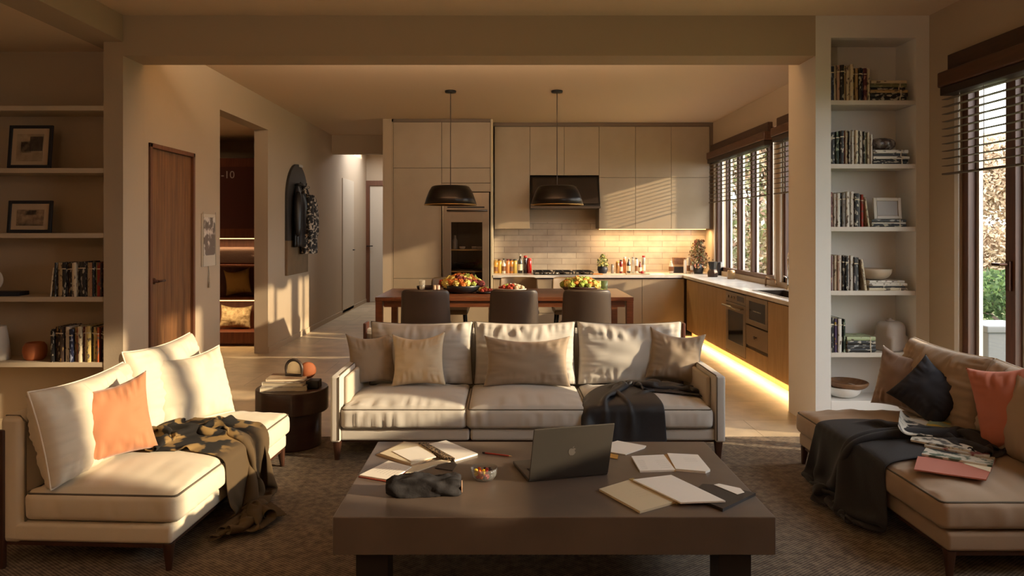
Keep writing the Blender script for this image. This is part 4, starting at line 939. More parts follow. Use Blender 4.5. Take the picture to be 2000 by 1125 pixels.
plant('potted_flowers', 'dark pot of yellow flowers beside the cooktop', (XP(1177, 10.2), 10.2, .8205), [(0, 0), (.055, 0), (.075, .05), (.07, .10), (.06, .10), (0, .09)], mat('pot_navy', '22242E', .5), 420, .085, .20, .07, .014,
      [mat('petal_yellow', 'D8C870', .7), mat('petal_pale', 'E0D8A0', .7), GREENL, mat('leaf_olive', '6A6A40', .7)], 2)
plant('dried_bouquet', 'large dried flower bouquet in a dark vase in the kitchen corner', (XP(1364, 10.1), 10.1, .8205), [(0, 0), (.06, 0), (.075, .06), (.06, .14), (.05, .15), (0, .13)], mat('vase_dark', '24201E', .3), 1300, .155, .40, .08, .017,
      [mat('dried_a', '8A6A48', .8), mat('dried_b', '6A5440', .8), mat('dried_c', 'B89C78', .8), mat('dried_d', '7A7A50', .8), mat('dried_e', '9A5A44', .8)], 5, cone=True)
o = MB().box(-.07, .07, -.05, .05, 0, .014).build('chopping_board', mat('board_wood', 'C88848', .5), bevel=.003); o.location = (XP(1167, 9.9), 9.9, .8205); tag(o, 'small orange wooden board right of the cooktop', 'board')
t = thing('serving_tray', 'low tray with a red knob in front of the spice bottles', 'tray', (XP(1245, 9.95), 9.95, .8205))
MB().box(-.16, .16, -.06, .06, 0, .012).build('tray_base', mat('tray_tan', 'A89880', .5), t, bevel=.003)
solid_lathe('red_ladle', [(0, 0), (.022, 0), (.026, .02), (.015, .035), (0, .036)], mat('ladle_red', 'B82A28', .4), 'small red round ladle head on the low tray', 'ladle', (XP(1254, 9.93), 9.93, .8335))
o = MB().box(-.11, .11, -.06, .06, 0, .006).build('folded_cloth', WHITE, bevel=.002); o.location = (XP(1280, 9.95), 9.95, .8205); o.rotation_euler = (0, 0, .3); tag(o, 'folded white cloth on the worktop right of the spice bottles', 'cloth')

# ------------------------------------------------------------ pendants
def pendant(X, Y, label):
    t = thing('pendant_lamp', label, 'lamp', (X, Y, ZK), 0, 'pendant lamps over the dining table')
    MB().lathe([(0, -.022), (.06, -.022), (.062, -.002), (0, -.001)], 24).build('ceiling_canopy', BLACKM, t, smooth=True)
    MB().tube([(0, 0, -.02), (0, 0, -1.04)], .005, 8).build('cord', mat('cord_dark', '3A2E26', .6), t)
    z = -1.035
    MB().lathe([(0, z), (.18, z), (.205, z-.012), (.235, z-.06), (.262, z-.13), (.285, z-.205), (.280, z-.206), (.255, z-.13), (.228, z-.06), (.20, z-.018), (0, z-.010)], 48).build('lamp_shade', PENDM, t, smooth=True)
    MB().lathe([(.2855, z-.200), (.2865, z-.212), (.280, z-.212), (.279, z-.200)], 48).build('shade_rim', mat('rim_brass', 'A88850', .3, metal=.8), t, smooth=True)
    MB().lathe([(0, z-.02), (.03, z-.02), (.035, z-.06), (.05, z-.10), (.035, z-.14), (0, z-.15)], 16).build('bulb', mat('bulb_glass', 'D8C8A8', .3), t, smooth=True)
pendant(XP(880, 7.8), 7.8, 'left of the two dark dome pendant lamps over the dining table')
pendant(XP(1088, 7.8), 7.8, 'right of the two dark dome pendant lamps over the dining table')

# ------------------------------------------------------------ dining table and chairs
t = thing('dining_table', 'long dark walnut dining table behind the grey sofa', 'table', (0, 7.4, 0))
MB().box(-1.335, 1.337, 0, 1.12, .70, .74).build('tabletop', WALNUT, t, bevel=.004)
MB().box(-1.25, 1.25, .03, .055, .635, .70).box(-1.25, 1.25, 1.065, 1.09, .635, .70).box(-1.30, -1.275, .07, 1.05, .635, .70).box(1.275, 1.30, .07, 1.05, .635, .70).build('apron', WALNUT, t)
for x_ in (-1.332, 1.262):
    for y_ in (.003, 1.045): MB().box(x_, x_+.072, y_, y_+.072, 0, .70).build('leg', WALNUT, t, bevel=.003)
def chair(name_label, X, Y, rz, m, group):
    t = thing('dining_chair', name_label, 'chair', (X, Y, 0), rz, group)
    # back shell: bends round the sitter; chair faces +y
    bm = sub_cube(18); w, th, h = .25, .022, .20
    for v in bm.verts:
        u, q, s = v.co; p = Vector((u*w, q*th, s*h)); r = .05
        a = Vector((max(-(w-r), min(w-r, p.x)), 0, max(-(h-r), min(h-r, p.z)))); dd = Vector((p.x-a.x, 0, p.z-a.z))
        if dd.length > r: dd = dd.normalized()*r; p.x = a.x+dd.x; p.z = a.z+dd.z
        e = max(abs(u)**8, abs(s)**8); p.y *= 1-.35*e
        p.y += .085*u*u - .05*(s+1)*.5
        p.x *= 1-.03*(s+1)
        v.co = p+Vector((0, .02, .645))
    me = bpy.data.meshes.new('backrest'); bm.to_mesh(me); bm.free(); me.shade_smooth(); me.materials.append(m); o = bpy.data.objects.new('backrest', me); C.objects.link(o); o.parent = t
    sb = rbox('seat', -.235, .235, .03, .47, .425, .485, .022, m, t, 4)
    for x_, y_, a, b in ((-.19, .07, -.03, -.03), (.19, .07, .03, -.03), (-.19, .42, -.03, .03), (.19, .42, .03, .03)):
        MB().tube([(x_, y_, .43), (x_+a, y_+b, 0)], [.017, .010], 10).build('leg', BLACKM, t, smooth=True)
    MB().box(-.05, .05, -.01, .06, .40, .47).build('back_bracket', BLACKM, t)
    return t
gc = 'dark leather chairs along the near side of the dining table'
for X, w in ((XP(829, 7.05), 'left of the three with backs to the camera'), (XP(1004, 7.05), 'middle of the three with backs to the camera'), (XP(1148, 7.05), 'right of the three with backs to the camera')):
    chair('dark leather dining chair, %s' % w, X, 7.07, 0, CHAIRL, gc)
gc = 'tan chairs along the far side of the dining table'
for X, w in ((-.67, 'left one'), (.18, 'middle one'), (.83, 'right one')):
    chair('tan dining chair at the far side of the table, %s' % w, X, 8.98, PI, CHAIRT, gc)

# food and tableware ------------------------------------------------
def crinkle(name, r, m, loc, label, cat, group, seed):
    key = ('cr', round(r, 3), m.name)
    if key not in BKCACHE:
        bm = bmesh.new(); bmesh.ops.create_icosphere(bm, subdivisions=4, radius=r)
        for v in bm.verts:
            k = 1+.45*noise.noise(v.co/r*3.2+Vector((seed, 0, 0)))+.55*noise.noise(v.co/r*7+Vector((seed, 3, 0))); v.co *= k
        me = bpy.data.meshes.new(name); bm.to_mesh(me); bm.free(); me.shade_smooth(); me.materials.append(m); o = bpy.data.objects.new(name, me); BKCACHE[key] = o
    else: o = BKCACHE[key].copy()
    C.objects.link(o); o.location = loc; o.rotation_euler = (seed*1.3, seed*.7, seed*2.1); return tag(o, label, cat, group)
FC = {'orange': mat('flower_orange', 'D87028', .7, col2='E89848', cscale=60), 'red': mat('flower_red', 'B84A28', .7, col2='8A2A20', cscale=60), 'yellow': mat('flower_yellow', 'D8B848', .7, col2='E8D888', cscale=60),
      'green': mat('flower_green', '7A8A38', .7, col2='A8B050', cscale=60), 'purple': mat('flower_purple', '7A2E2A', .7), 'lime': mat('leaf_lime', 'A8C048', .7, col2='C8D878', cscale=50)}
solid_lathe('serving_bowl', bowlprof(.215, .085, .09, .008), mat('bowl_black', '1A1A1E', .35), 'wide black serving bowl of orange and red flowers on the dining table', 'bowl', (-.475, 7.92, .7405))
rnd = random.Random(5); cols = ['orange', 'orange', 'yellow', 'red', 'orange', 'green', 'yellow', 'purple']
def heap(cx, cy, cz, R, hh, n, cols, name, where, group, seed, size=.034):
    rnd = random.Random(seed)
    for i in range(n):
        a = i*2.39996; r = R*math.sqrt((i+.5)/n); z = cz+hh*(1-(r/R)**2)
        c = cols[i % len(cols)] if rnd.random() < .8 else rnd.choice(cols)
        crinkle(name, size*(.8+.1*rnd.randint(0, 3)), FC[c], (cx+r*math.cos(a), cy+.8*r*math.sin(a), z), '%s %s %s' % (c, name.replace('_', ' '), where), 'flower' if 'flower' in name else 'vegetable', '%s %s' % (c, group), i+seed)
heap(-.475, 7.92, .835, .225, .085, 58, cols, 'flower_head', 'heaped in the big black bowl on the dining table', 'flower heads in the black bowl', 3)
solid_lathe('serving_plate', bowlprof(.10, .02, .05), mat('bowl_black', '1A1A1E', .35), 'small black plate with green garnish on the dining table', 'plate', (XP(947, 7.85), 7.85, .7405))
heap(XP(947, 7.85), 7.85, .77, .07, .02, 9, ['lime', 'yellow', 'red'], 'garnish_leaf', 'on the small black plate', 'garnish on the small plate', 11, .022)
solid_lathe('serving_dish', bowlprof(.16, .045, .09), CERAW, 'white dish of pale food in the middle of the dining table', 'dish', (XP(1000, 7.95), 7.95, .7405))
FC['cream'] = mat('food_cream', 'D8C8A8', .7, col2='B89878', cscale=60); FC['white'] = mat('food_white', 'E4DED4', .7)
heap(XP(1000, 7.95), 7.95, .785, .13, .03, 18, ['cream', 'white', 'red', 'cream', 'green'], 'food_piece', 'in the white dish on the dining table', 'pieces in the white dish', 17, .026)
solid_lathe('serving_bowl', bowlprof(.20, .07, .08, .008), mat('bowl_brown', '3A241C', .4), 'brown serving bowl of yellow flowers on the right of the dining table', 'bowl', (XP(1133, 7.95), 7.95, .7405))
heap(XP(1133, 7.95), 7.95, .82, .21, .07, 46, ['yellow', 'orange', 'green', 'yellow', 'orange', 'lime'], 'flower_head', 'heaped in the brown bowl on the dining table', 'flower heads in the brown bowl', 23, .032)
t = thing('drinking_glass', 'tall clear glass at the left end of the dining table', 'glass', (XP(824.5, 7.8), 7.8, .7405))
MB().lathe([(.001, 0), (.026, 0), (.033, .15), (.031, .15), (.024, .006), (.001, .006)], 20).build('glass_wall', glassmat('glassware', (.95, .95, .92), .16, op=.25, opcol='F0E8D8'), t, smooth=True)
for px, c, lb in ((849, 'C8B090', 'tan candle jar beside the flower bowl on the dining table'), (856, 'D8C0B0', 'pink candle jar beside the flower bowl on the dining table')):
    solid_lathe('candle_jar', [(0, 0), (.019, 0), (.019, .095), (.015, .098), (.015, .085), (0, .08)], mat('candle_'+c, c, .4), lb, 'jar', (XP(px, 7.75), 7.75, .7405))
solid_lathe('salad_bowl', bowlprof(.105, .06, .05), mat('bowl_plum', '30201E', .4), 'dark round bowl at the left end of the dining table', 'bowl', (XP(832, 8.1), 8.1, .7405))
t = thing('water_glass', 'green tinted tumbler beside the yellow flowers on the dining table', 'glass', (XP(1172, 8.0)+.06, 8.1, .7405))
MB().lathe([(.001, 0), (.035, 0), (.042, .12), (.040, .12), (.033, .006), (.001, .006)], 20).build('glass_wall', glassmat('glassware_green', (.75, .88, .72), .12, op=.2, opcol='A8B890'), t, smooth=True)
heap(XP(1172, 7.8)+.03, 7.72, .762, .045, .012, 7, ['lime', 'lime', 'yellow'], 'lettuce_leaf', 'at the right end of the dining table', 'lettuce on the dining table', 31, .026)

# ------------------------------------------------------------ hallway wall things
# closet unit seen through the opening
cx0, cx1, cy = -4.18, -2.93, 8.92
t = thing('closet_unit', 'dark wooden closet unit with lit cushion shelves in the side room', 'closet', (cx0, cy, 0)); w = cx1-cx0
MB().box(0, w, 0, .5, 1.335, 2.33).build('upper_cupboard', CLOSETW, t, bevel=.004)
MB().box(0, w, .42, .5, .17, 1.335).box(0, .03, .02, .42, .17, 1.335).box(w-.03, w, .02, .42, .17, 1.335).box(.03, w-.03, .02, .42, .975, 1.0).box(.03, w-.03, .02, .42, .56, .59).build('shelf_case', CLOSETW, t, bevel=.002)
MB().box(0, w, -.05, .5, 0.03, .17).box(0, w, 0, .5, 0, .03).build('bench_base', CLOSETW, t, bevel=.003)
MB().box(.62, w-.08, -.006, 0, 1.45, 2.22).build('door_panel', mat('closet_panel', '4A2016', .45), t, bevel=.003)
cu = bpy.data.curves.new('door_marking', 'FONT'); cu.body = '-10'; cu.size = .13; cu.extrude = .001; tmp = bpy.data.objects.new('marking_curve', cu); C.objects.link(tmp); bpy.context.view_layer.update()
me = bpy.data.meshes.new_from_object(tmp.evaluated_get(bpy.context.evaluated_depsgraph_get())); bpy.data.objects.remove(tmp)
fo_ = bpy.data.objects.new('door_marking', me); C.objects.link(fo_); fo_.parent = t; me.materials.clear()
fo_.rotation_euler = (PI/2, 0, 0); fo_.location = (XP(431, 8.9)-cx0, -.012, ZP(348, 8.9)); me.materials.append(mat('marking_white', 'B8B0A8', .7))
for z, e in ((1.334, 7), (.559, 4)):
    l = thing('led_strip', 'glowing strip under the %s closet shelf' % ('upper cupboard, above the dark basket' if z > 1 else 'middle, above the patterned cushion'), 'light strip', (cx0+.05, cy+.03, z-.011))
    MB().box(0, w-.1, 0, .02, 0, .009).build('diffuser', LED, l)
    arealight('closet_light', (cx0+w/2, cy+.06, z-.014), (0, 0, 0), w-.1, .03, e)
place_pillow('mustard pillow on the upper closet shelf', .32, .34, .13, mat('pillow_mustard', 'A8874E', .9), (XP(461, 9.1), 9.16, .592), .3, .15, -.1, 33, pinch=.12)
place_pillow('pale patterned pillow on the lower closet shelf', .40, .30, .14, mat('pillow_pattern', 'B8A684', .9, col2='8A7858', cscale=25), (XP(457, 9.1), 9.14, .175), .1, .2, .04, 36, pinch=.10)
o = sqprof('storage_basket', (.55, .28), .22, .05, mat('basket_dark', '3A2218', .8, bump=.4, scale=60), None); o.location = (XP(464, 9.15), 9.14, 1.001); tag(o, 'dark woven basket on the top open closet shelf', 'basket')
# wall hanging
t = thing('wall_hanging', 'small grey print with a tassel hanging between the door and the closet opening', 'print', (XL, 6.65, 1.10))
MB().box(.001, .014, -.155, .155, .0, .48).build('backing', mat('hanging_beige', 'C4B8A4', .7), t, bevel=.002)
MB().box(.0141, .017, -.125, .125, .10, .45).build('print', mat('print_grey', '6A5E56', .7, col2='CFC6BA', cscale=11, contrast=(.5, .58), detail=5), t)
MB().tube([(.016, -.14, -.0), (.016, -.14, .50)], .004, 6).tube([(.016, .14, -.0), (.016, .14, .50)], .004, 6).tube([(.012, -.02, 0), (.012, 0, -.07), (.012, .01, -.14)], .004, 6).tube([(.012, 0, -.07), (.012, -.02, -.16)], .003, 6).build('cord_and_tassel', mat('cord_beige', 'A89C88', .8), t)
MB().lathe([(0, -.20), (.012, -.20), (.008, -.15), (0, -.14)], 10, c=(.014, 0, 0)).build('tassel', MATS['cord_beige'], t)
# arched coat panel
py0, py1, pz0, pz1 = 8.98, 9.92, .86, 2.30
t = thing('coat_rack', 'tall arch topped dark panel with coats on the hallway wall', 'coat rack', (XL, (py0+py1)/2, 0)); r = (py1-py0)/2
arc = [(-r, 1.30), (r, 1.30)]+[(r*math.cos(a), pz1-r+r*math.sin(a)) for a in [PI*k/24 for k in range(25)]]
My = Matrix(((0, 0, 1, 0), (1, 0, 0, 0), (0, 1, 0, 0), (0, 0, 0, 1)))
MB().prism(arc, .001, .035, M=My).build('dark_panel', mat('panel_charcoal', '2A2624', .6), t, bevel=.003)
MB().prism([(-r, pz0), (r, pz0), (r, 1.299), (-r, 1.299)], .001, .035, M=My).build('tan_panel', mat('panel_tan', '7A6448', .7, col2='6A563E', cscale=4), t, bevel=.003)
for y_ in (-.12, .16): MB().tube([(.035, y_, 2.02), (.09, y_, 2.02), (.10, y_, 2.06)], .008, 8).build('hook', BLACKM, t, smooth=True)
MB().box(.036, .05, .02, .16, 2.27, 2.30).build('top_clip', ALU, t)
def coat(label, y, z1, z0, wdt, m, seed, dep=.16, x0=.045, m2=None):
    t = thing('coat', label, 'coat', (XL, y, 0)); b = MB(); n = 40; rows = 26; vs = []
    for j in range(rows+1):
        s = j/rows; z = z1+(z0-z1)*s
        wy = wdt*(.18+.82*min(1, (s*3.2)**.7))*(1+.12*s); dx = dep*(.35+.65*min(1, s*3))
        for i in range(n):
            a = 2*PI*i/n; f = 1+.10*math.sin(a*9+seed+s*2)*min(1, s*2)+.12*noise.noise(Vector((math.cos(a)*2, math.sin(a)*2+seed, s*5)))
            vs.append((x0+dx/2+dx/2*math.cos(a)*f, wy/2*math.sin(a)*f, z+.02*noise.noise(Vector((a, s*3, seed)))*(s > .95)))
    b.add(vs, [(j*n+i, j*n+(i+1) % n, (j+1)*n+(i+1) % n, (j+1)*n+i) for j in range(rows) for i in range(n)]+[tuple(range(n)), tuple(rows*n+i for i in range(n))[::-1]])
    b.build('coat_body', m, t, smooth=True)
    for s_ in (-1, 1):
        pts = [(x0+dep*.6, s_*wdt*.25, z1-.08), (x0+dep*.7, s_*wdt*.46, z1-.22), (x0+dep*.75, s_*wdt*.55, z1-.45), (x0+dep*.8, s_*wdt*.55, z1-.68)]
        MB().tube(pts, [.035, .055, .05, .045], 12).build('sleeve', m2 or m, t, smooth=True, sub=1)
    MB().tube([(x0+.05+.04*math.cos(a), .05*math.sin(a), z1+.005) for a in [2*PI*k/14 for k in range(14)]], .016, 8, closed=True).build('collar', m2 or m, t, smooth=True)
    return t
coat('black leather coat hanging on the left of the arched panel', (py0+py1)/2-.16, 2.02, 1.22, .30, mat('coat_black', '1C1A1C', .4), 3, dep=.10)
coat('black and white patterned coat hanging on the right of the arched panel', (py0+py1)/2+.13, 2.0, 1.12, .26, mat('coat_pattern', '1E1C1C', .8, col2='B8AC9C', cscale=26, contrast=(.52, .58)), 9, dep=.19)

# ------------------------------------------------------------ side table with books
t = thing('side_table', 'dark wooden drum side table between the left sofa and the grey sofa', 'table', (XP(571, 4.76), 4.76, 0))
MB().lathe([(0, .24), (.225, .24), (.234, .249), (.234, .386), (.228, .392), (0, .392)], 48).build('tabletop', DRUM, t, smooth=False, bevel=.003)
MB().lathe([(0, .011), (.186, .011), (.188, .02), (.188, .24), (0, .24)], 48).build('drum_base', DRUM, t, bevel=.002)
def bigbook(label, w, d_, h, m, loc, rz, group=None, name='book'):
    t = thing(name, label, 'book', loc, rz, group)
    MB().box(-w/2, w/2, -d_/2, d_/2, 0, .003).box(-w/2, w/2, -d_/2, d_/2, h-.003, h).box(-w/2, -w/2+.003, -d_/2, d_/2, .003, h-.003).build('cover', m, t, bevel=.001)
    MB().box(-w/2+.003, w/2-.004, -d_/2+.004, d_/2-.004, .003, h-.003).build('pages', PAGES, t); return t
tx, ty = t.location.x, t.location.y
bigbook('grey book at the bottom of the pile on the drum table', .29, .21, .028, mat('cover_grey', '9A9084', .5, col2='C8C0B4', cscale=14, contrast=(.45, .5)), (tx-.03, ty-.04, .3925), .12, 'books on the drum table')
bigbook('white book in the middle of the pile on the drum table', .27, .20, .026, mat('cover_white', 'C8C0B4', .45, col2='5A5652', cscale=9, contrast=(.60, .62)), (tx-.02, ty-.03, .421), -.10, 'books on the drum table')
bigbook('brown backed book on top of the pile on the drum table', .25, .18, .020, mat('cover_tan', 'B8A68C', .5, col2='8A6A50', cscale=7), (tx-.02, ty-.02, .4475), .05, 'books on the drum table')
t = thing('arch_ornament', 'dark rimmed arch shaped mirror ornament on the book pile', 'ornament', (tx+.02, ty-.03, .468), -.25)
pts = [(.058*math.cos(a), 0, .05+.058*math.sin(a)) for a in [PI*k/16 for k in range(17)]]; pts = [(.058, 0, .008)]+pts+[(-.058, 0, .008)]
MB().tube(pts+[], .010, 10, closed=True).build('rim', mat('rim_dark', '3A302A', .4), t, smooth=True)
MB().prism([(p[0]*.9, p[2]) for p in pts], -.003, .003, M=Matrix.Rotation(PI/2, 4, 'X')).build('mirror_glass', mat('mirror_face', 'B8A890', .15, metal=.7), t)
t = solid_lathe('terracotta_disc', [(0, -.018), (.045, -.016), (.055, 0), (.045, .016), (0, .018)], TERRA, 'terracotta disc ornament standing behind the arch mirror', 'ornament', (tx+.105, ty-.01, .448+.056)); t.rotation_euler = (PI/2, 0, .15)
o = sqprof('black_box', (.10, .09), .052, .008, BLACKM, None); o.location = (tx+.14, ty-.02, .3925); tag(o, 'small black box beside the book pile on the drum table', 'box')

# fill lights added out of view: cove strip behind the beam, lamp behind the camera
t = thing('added_cove_strip', 'added cove strip, unseen behind the ceiling beam, to brighten the kitchen ceiling', 'light strip', (-.25, YB+.293, 2.78))
MB().box(-2.3, 2.3, 0, .03, 0, .02).build('diffuser', MATS['led_warm'], t)
arealight('added_cove_light', (-.25, YB+.34, 2.80), (math.radians(152), 0, 0), 3.6, .05, 60, (1, .76, .52))
t = thing('added_floor_lamp', 'floor lamp added unseen behind the camera to brighten the ceiling', 'lamp', (-1.3, -.5, 0))
MB().lathe([(0, 0), (.14, 0), (.14, .015), (0, .02)], 24).build('base', BLACKM, t); MB().tube([(0, 0, .015), (0, 0, 1.75)], .012, 10).build('pole', BLACKM, t)
MB().lathe([(.02, 1.74), (.10, 1.79), (.16, 1.86), (.155, 1.86), (.095, 1.80), (0, 1.76)], 24).build('lamp_shade', PENDM, t, smooth=True)
arealight('added_uplight', (-1.3, -.5, 1.87), (PI, 0, 0),   .2, .2, 55, (1, .78, .58))  # added fill, aimed up to lift the living room ceiling

# ------------------------------------------------------------ coffee table and what lies on it
CT = .38
t = thing('coffee_table', 'large low brown coffee table with a thick slab top', 'table', (.183, 2.625, .0105))
MB().box(-.812, .812, 0, .94, .24-.0105, CT-.0105).build('tabletop', TABLEM, t, bevel=.004)
for x_, y_ in ((-.735, .04), (.615, .04), (-.735, .78), (.615, .78)): MB().box(x_, x_+.12, y_, y_+.12, 0, .229).build('leg', TABLEL, t, bevel=.002)
def slab(mb, pix, z0, z1, mi=None, ref=None):
    """thin sheet from its corners; pix are photo pixels projected on the table plane (ref height)"""
    P_ = [onz(x, y, ref or z0) for x, y in pix]; return mb.prism([(p.x, p.y) for p in P_], z0, z1, mi=mi)
def flat(name, label, cat, pix, z0, th, m, group=None):
    o = slab(MB(), pix, z0, z0+th).build(name, m, bevel=.0004); return tag(o, label, cat, group)
def sheet_part(name, pix, z0, z1, m, parent, ref=None):
    o = slab(MB(), pix, z0, z1, ref=ref).build(name, m); o.parent = parent; return o
def lines(pixa, pixb, pixc, pixd, n, z, m, parent, skip=.15):
    """rows of handwriting between edge a-b (top) and d-c (bottom)"""
    A, B_, Cc, D_ = [onz(x, y, z) for x, y in (pixa, pixb, pixc, pixd)]; mb = MB(); rnd = random.Random(n)
    for k in range(n):
        v = .12+.76*k/(n-1); L0 = A.lerp(D_, v); R0 = B_.lerp(Cc, v); u = .1
        while u < .9-rnd.random()*skip*3:
            w_ = .04+.08*rnd.random(); a = L0.lerp(R0, u); b = L0.lerp(R0, min(u+w_, .92)); dn = (D_-A).normalized()*.0011
            mb.add([a, b, b+dn, a+dn], [(0, 1, 2, 3)]); u += w_+.02
    o = mb.build('writing', m); o.parent = parent; return o
Z = CT+.0006
def paper_thing(name, label, cat, group=None):
    return thing(name, label, cat, (0, 0, 0), 0, group)
# open planner (back left)
t = paper_thing('planner', 'open planner with a dark patterned spine lying at the back left of the coffee table', 'notebook')
sheet_part('back_cover', [(734, 889), (789, 863), (838, 870), (852, 894), (804, 912)], Z, Z+.003, mat('cover_beige', 'B49C80', .7), t)
sheet_part('left_pages', [(742, 888), (790, 866), (828, 872), (850, 893), (803, 908)], Z+.0031, Z+.010, PAPERC, t)
p_ = sheet_part('loose_page', [(766, 882), (816, 872), (852, 893), (804, 902)], Z+.0101, Z+.0125, PAPER, t)
sheet_part('right_pages', [(832, 871), (871, 863), (933, 889), (888, 902)], Z, Z+.008, PAPER, t)
sheet_part('spine', [(817, 870), (832, 870), (888, 901), (868, 900)], Z, Z+.016, mat('spine_pattern', '2A2220', .5, col2='A08868', cscale=120, contrast=(.5, .56)), t)
t = paper_thing('notebook', 'small open notebook with handwriting at the left edge of the coffee table', 'notebook')
sheet_part('cover', [(700, 932), (759, 903), (805, 915), (762, 943)], Z, Z+.003, mat('cover_red', '9A3A2C', .6), t)
q = sheet_part('pages', [(702, 930), (759, 902), (804, 914), (762, 940)], Z+.0031, Z+.009, PAPER, t)
lines((722, 920), (759, 903), (800, 913), (766, 935), 7, Z+.0093, INK, q)
t = paper_thing('notebook', 'thin notebook tucked under the planner on the coffee table', 'notebook')
sheet_part('pages', [(790, 928), (805, 912), (862, 900), (880, 903), (846, 911), (806, 925)], Z, Z+.005, PAPERC, t)
o = flat('index_card', 'dark grey card below the planner on the coffee table', 'card', [(850, 915), (856, 907), (888, 903), (892, 908), (884, 920)], Z, .003, mat('card_dark', '3A3430', .5))
# pencil
a, b = onz(944, 886, CT), onz(1000, 893, CT); a.z = b.z = CT+.0046
t = thing('pencil', 'red pencil lying left of the laptop on the coffee table', 'pencil', a); dv = b-a
MB().tube([(0, 0, 0), dv*.9], .0038, 6).build('barrel', mat('pencil_red', '9A2A20', .4), t); MB().tube([dv*.9, dv], [.0038, .0008], 6).build('tip', mat('pencil_wood', 'B89468', .6), t)
MB().tube([dv*-.03, dv*.06], .0041, 6).build('pencil_end', BLACKM, t)
# candy bowl
cb = onz(945, 944, CT); cb.z = Z; cb.y += .045
t = thing('candy_bowl', 'small clear glass bowl of coloured candies on the coffee table', 'bowl', cb)
MB().lathe([(0, 0), (.036, 0), (.052, .02), (.057, .052), (.054, .052), (.049, .022), (.034, .006), (0, .006)], 28).build('bowl_glass', glassmat('bowl_glass', (.93, .95, .94), .14, op=.06, opcol='FFFFFF'), t, smooth=True)
ccol = [('yellow', 'D8B020'), ('orange', 'D06020'), ('red', 'A81E18'), ('dark', '2A1A22'), ('white', 'D8D0C8'), ('green', '5A8A30')]
for i in range(40):
    a = i*2.4; lay = i//14; r = .040*math.sqrt(((i % 14)+.5)/14)*(1 if lay else .8); c = ccol[(i*5+i//6) % 6]
    x_ = r*math.cos(a); y_ = r*math.sin(a); c = ccol[min(5, max(0, int((x_+.045)/.09*4.2)))] if i % 4 else c
    key = 'candy'+c[0]
    if key not in BKCACHE:
        bm = bmesh.new(); bmesh.ops.create_icosphere(bm, subdivisions=2, radius=.0085); [setattr(v.co, 'z', v.co.z*.7) for v in bm.verts]
        me = bpy.data.meshes.new('candy'); bm.to_mesh(me); bm.free(); me.shade_smooth(); me.materials.append(mat(key, c[1], .3, coat=.4)); o = bpy.data.objects.new('candy', me); BKCACHE[key] = o
    else: o = BKCACHE[key].copy()
    C.objects.link(o); o.location = (cb.x+x_, cb.y+y_, cb.z+.014+.0115*lay+.001*(i % 3)); o.rotation_euler = (i*.7, i*1.1, 0)
    tag(o, '%s candy in the clear glass bowl on the coffee table' % c[0], 'candy', c[0]+' candies in the glass bowl')
# pencil case
pc = onz(826, 972, CT)
t = thing('pencil_case', 'crumpled black fabric pencil case at the front left of the coffee table', 'pencil case', (pc.x, pc.y+.03, Z), .06)
bm = sub_cube(26)
for v in bm.verts:
    u, w, s = v.co; e = 1-.35*abs(u)**6
    p = Vector((u*.148, w*.034*e, s*.030*e)); q = Vector((p.x, 0, 0)); rr = Vector((0, p.y, p.z)); m_ = max(abs(w), abs(s)) or 1; l_ = (w*w+s*s)**.5 or 1
    p.y *= (m_/l_)**.6*1.1; p.z *= (m_/l_)**.6*1.15
    n_ = noise.noise(Vector((u*3.2, w*1.2, s*1.2+4)))*.010+noise.noise(Vector((u*9, w*2.5, s*2+9)))*.004
    dgo = math.sin((u*1.5+s*.9)*3.2)*.004
    p += Vector((0, p.y, p.z)).normalized()*(n_+dgo) if (p.y or p.z) else Vector(); p.z = p.z*1.25+.0075
    p.z = max(p.z, -.029); v.co = p+Vector((0, 0, .0295))
me = bpy.data.meshes.new('case_body'); bm.to_mesh(me); bm.free(); me.shade_smooth(); me.materials.append(POUCH); o = bpy.data.objects.new('case_body', me); C.objects.link(o); o.parent = t
MB().tube([(-.06, -.008, .063), (-.02, -.014, .066), (.04, -.010, .064), (.09, -.006, .062)], .003, 6).build('zipper', mat('zip_grey', '5A5056', .4, metal=.5), t, smooth=True)
MB().lathe([(0, -.003), (.022, -.002), (.024, .0), (.022, .003), (0, .003)], 18, M=Matrix.Translation((.150, 0, .030)) @ Matrix.Rotation(PI/2, 4, 'Y')).build('end_patch', mat('patch_tan', 'A88468', .7), t, smooth=True)
# laptop
hl, hr = onz(1033, 943, CT), onz(1188, 928, CT); ex = (hr-hl); wL = .355; an = math.atan2(ex.y, ex.x)
t = thing('laptop', 'open dark grey laptop turned away from the camera on the coffee table', 'laptop', ((hl.x+hr.x)/2, (hl.y+hr.y)/2, Z), an)
bs = MB().box(-wL/2, wL/2, .004, .245, .001, .015).build('keyboard_deck', LAPTOP, t, bevel=.003)
MB().box(-wL/2+.03, wL/2-.03, .03, .13, .0151, .0156).build('key_well', KEYM, bs)
kb = MB()
for r_ in range(5):
    for c_ in range(14): kb.box(-wL/2+.033+c_*.0206, -wL/2+.033+c_*.0206+.018, .033+r_*.0192, .033+r_*.0192+.0165, .0157, .0166)
kb.build('keys', KEYM, bs)
MB().box(-.06, .06, .145, .235, .0151, .0153).build('trackpad', mat('trackpad', '504A46', .3, metal=.4), bs)
Rl = Matrix.Translation((0, .004, .010)) @ Matrix.Rotation(math.radians(17), 4, 'X')
ld = MB().box(-wL/2, wL/2, -.004, .003, 0, .240, Rl).build('screen_lid', LAPTOP, t, bevel=.0025)
MB().box(-wL/2+.008, wL/2-.008, .0031, .0036, .012, .230, Rl).build('screen', BLACKG, ld)
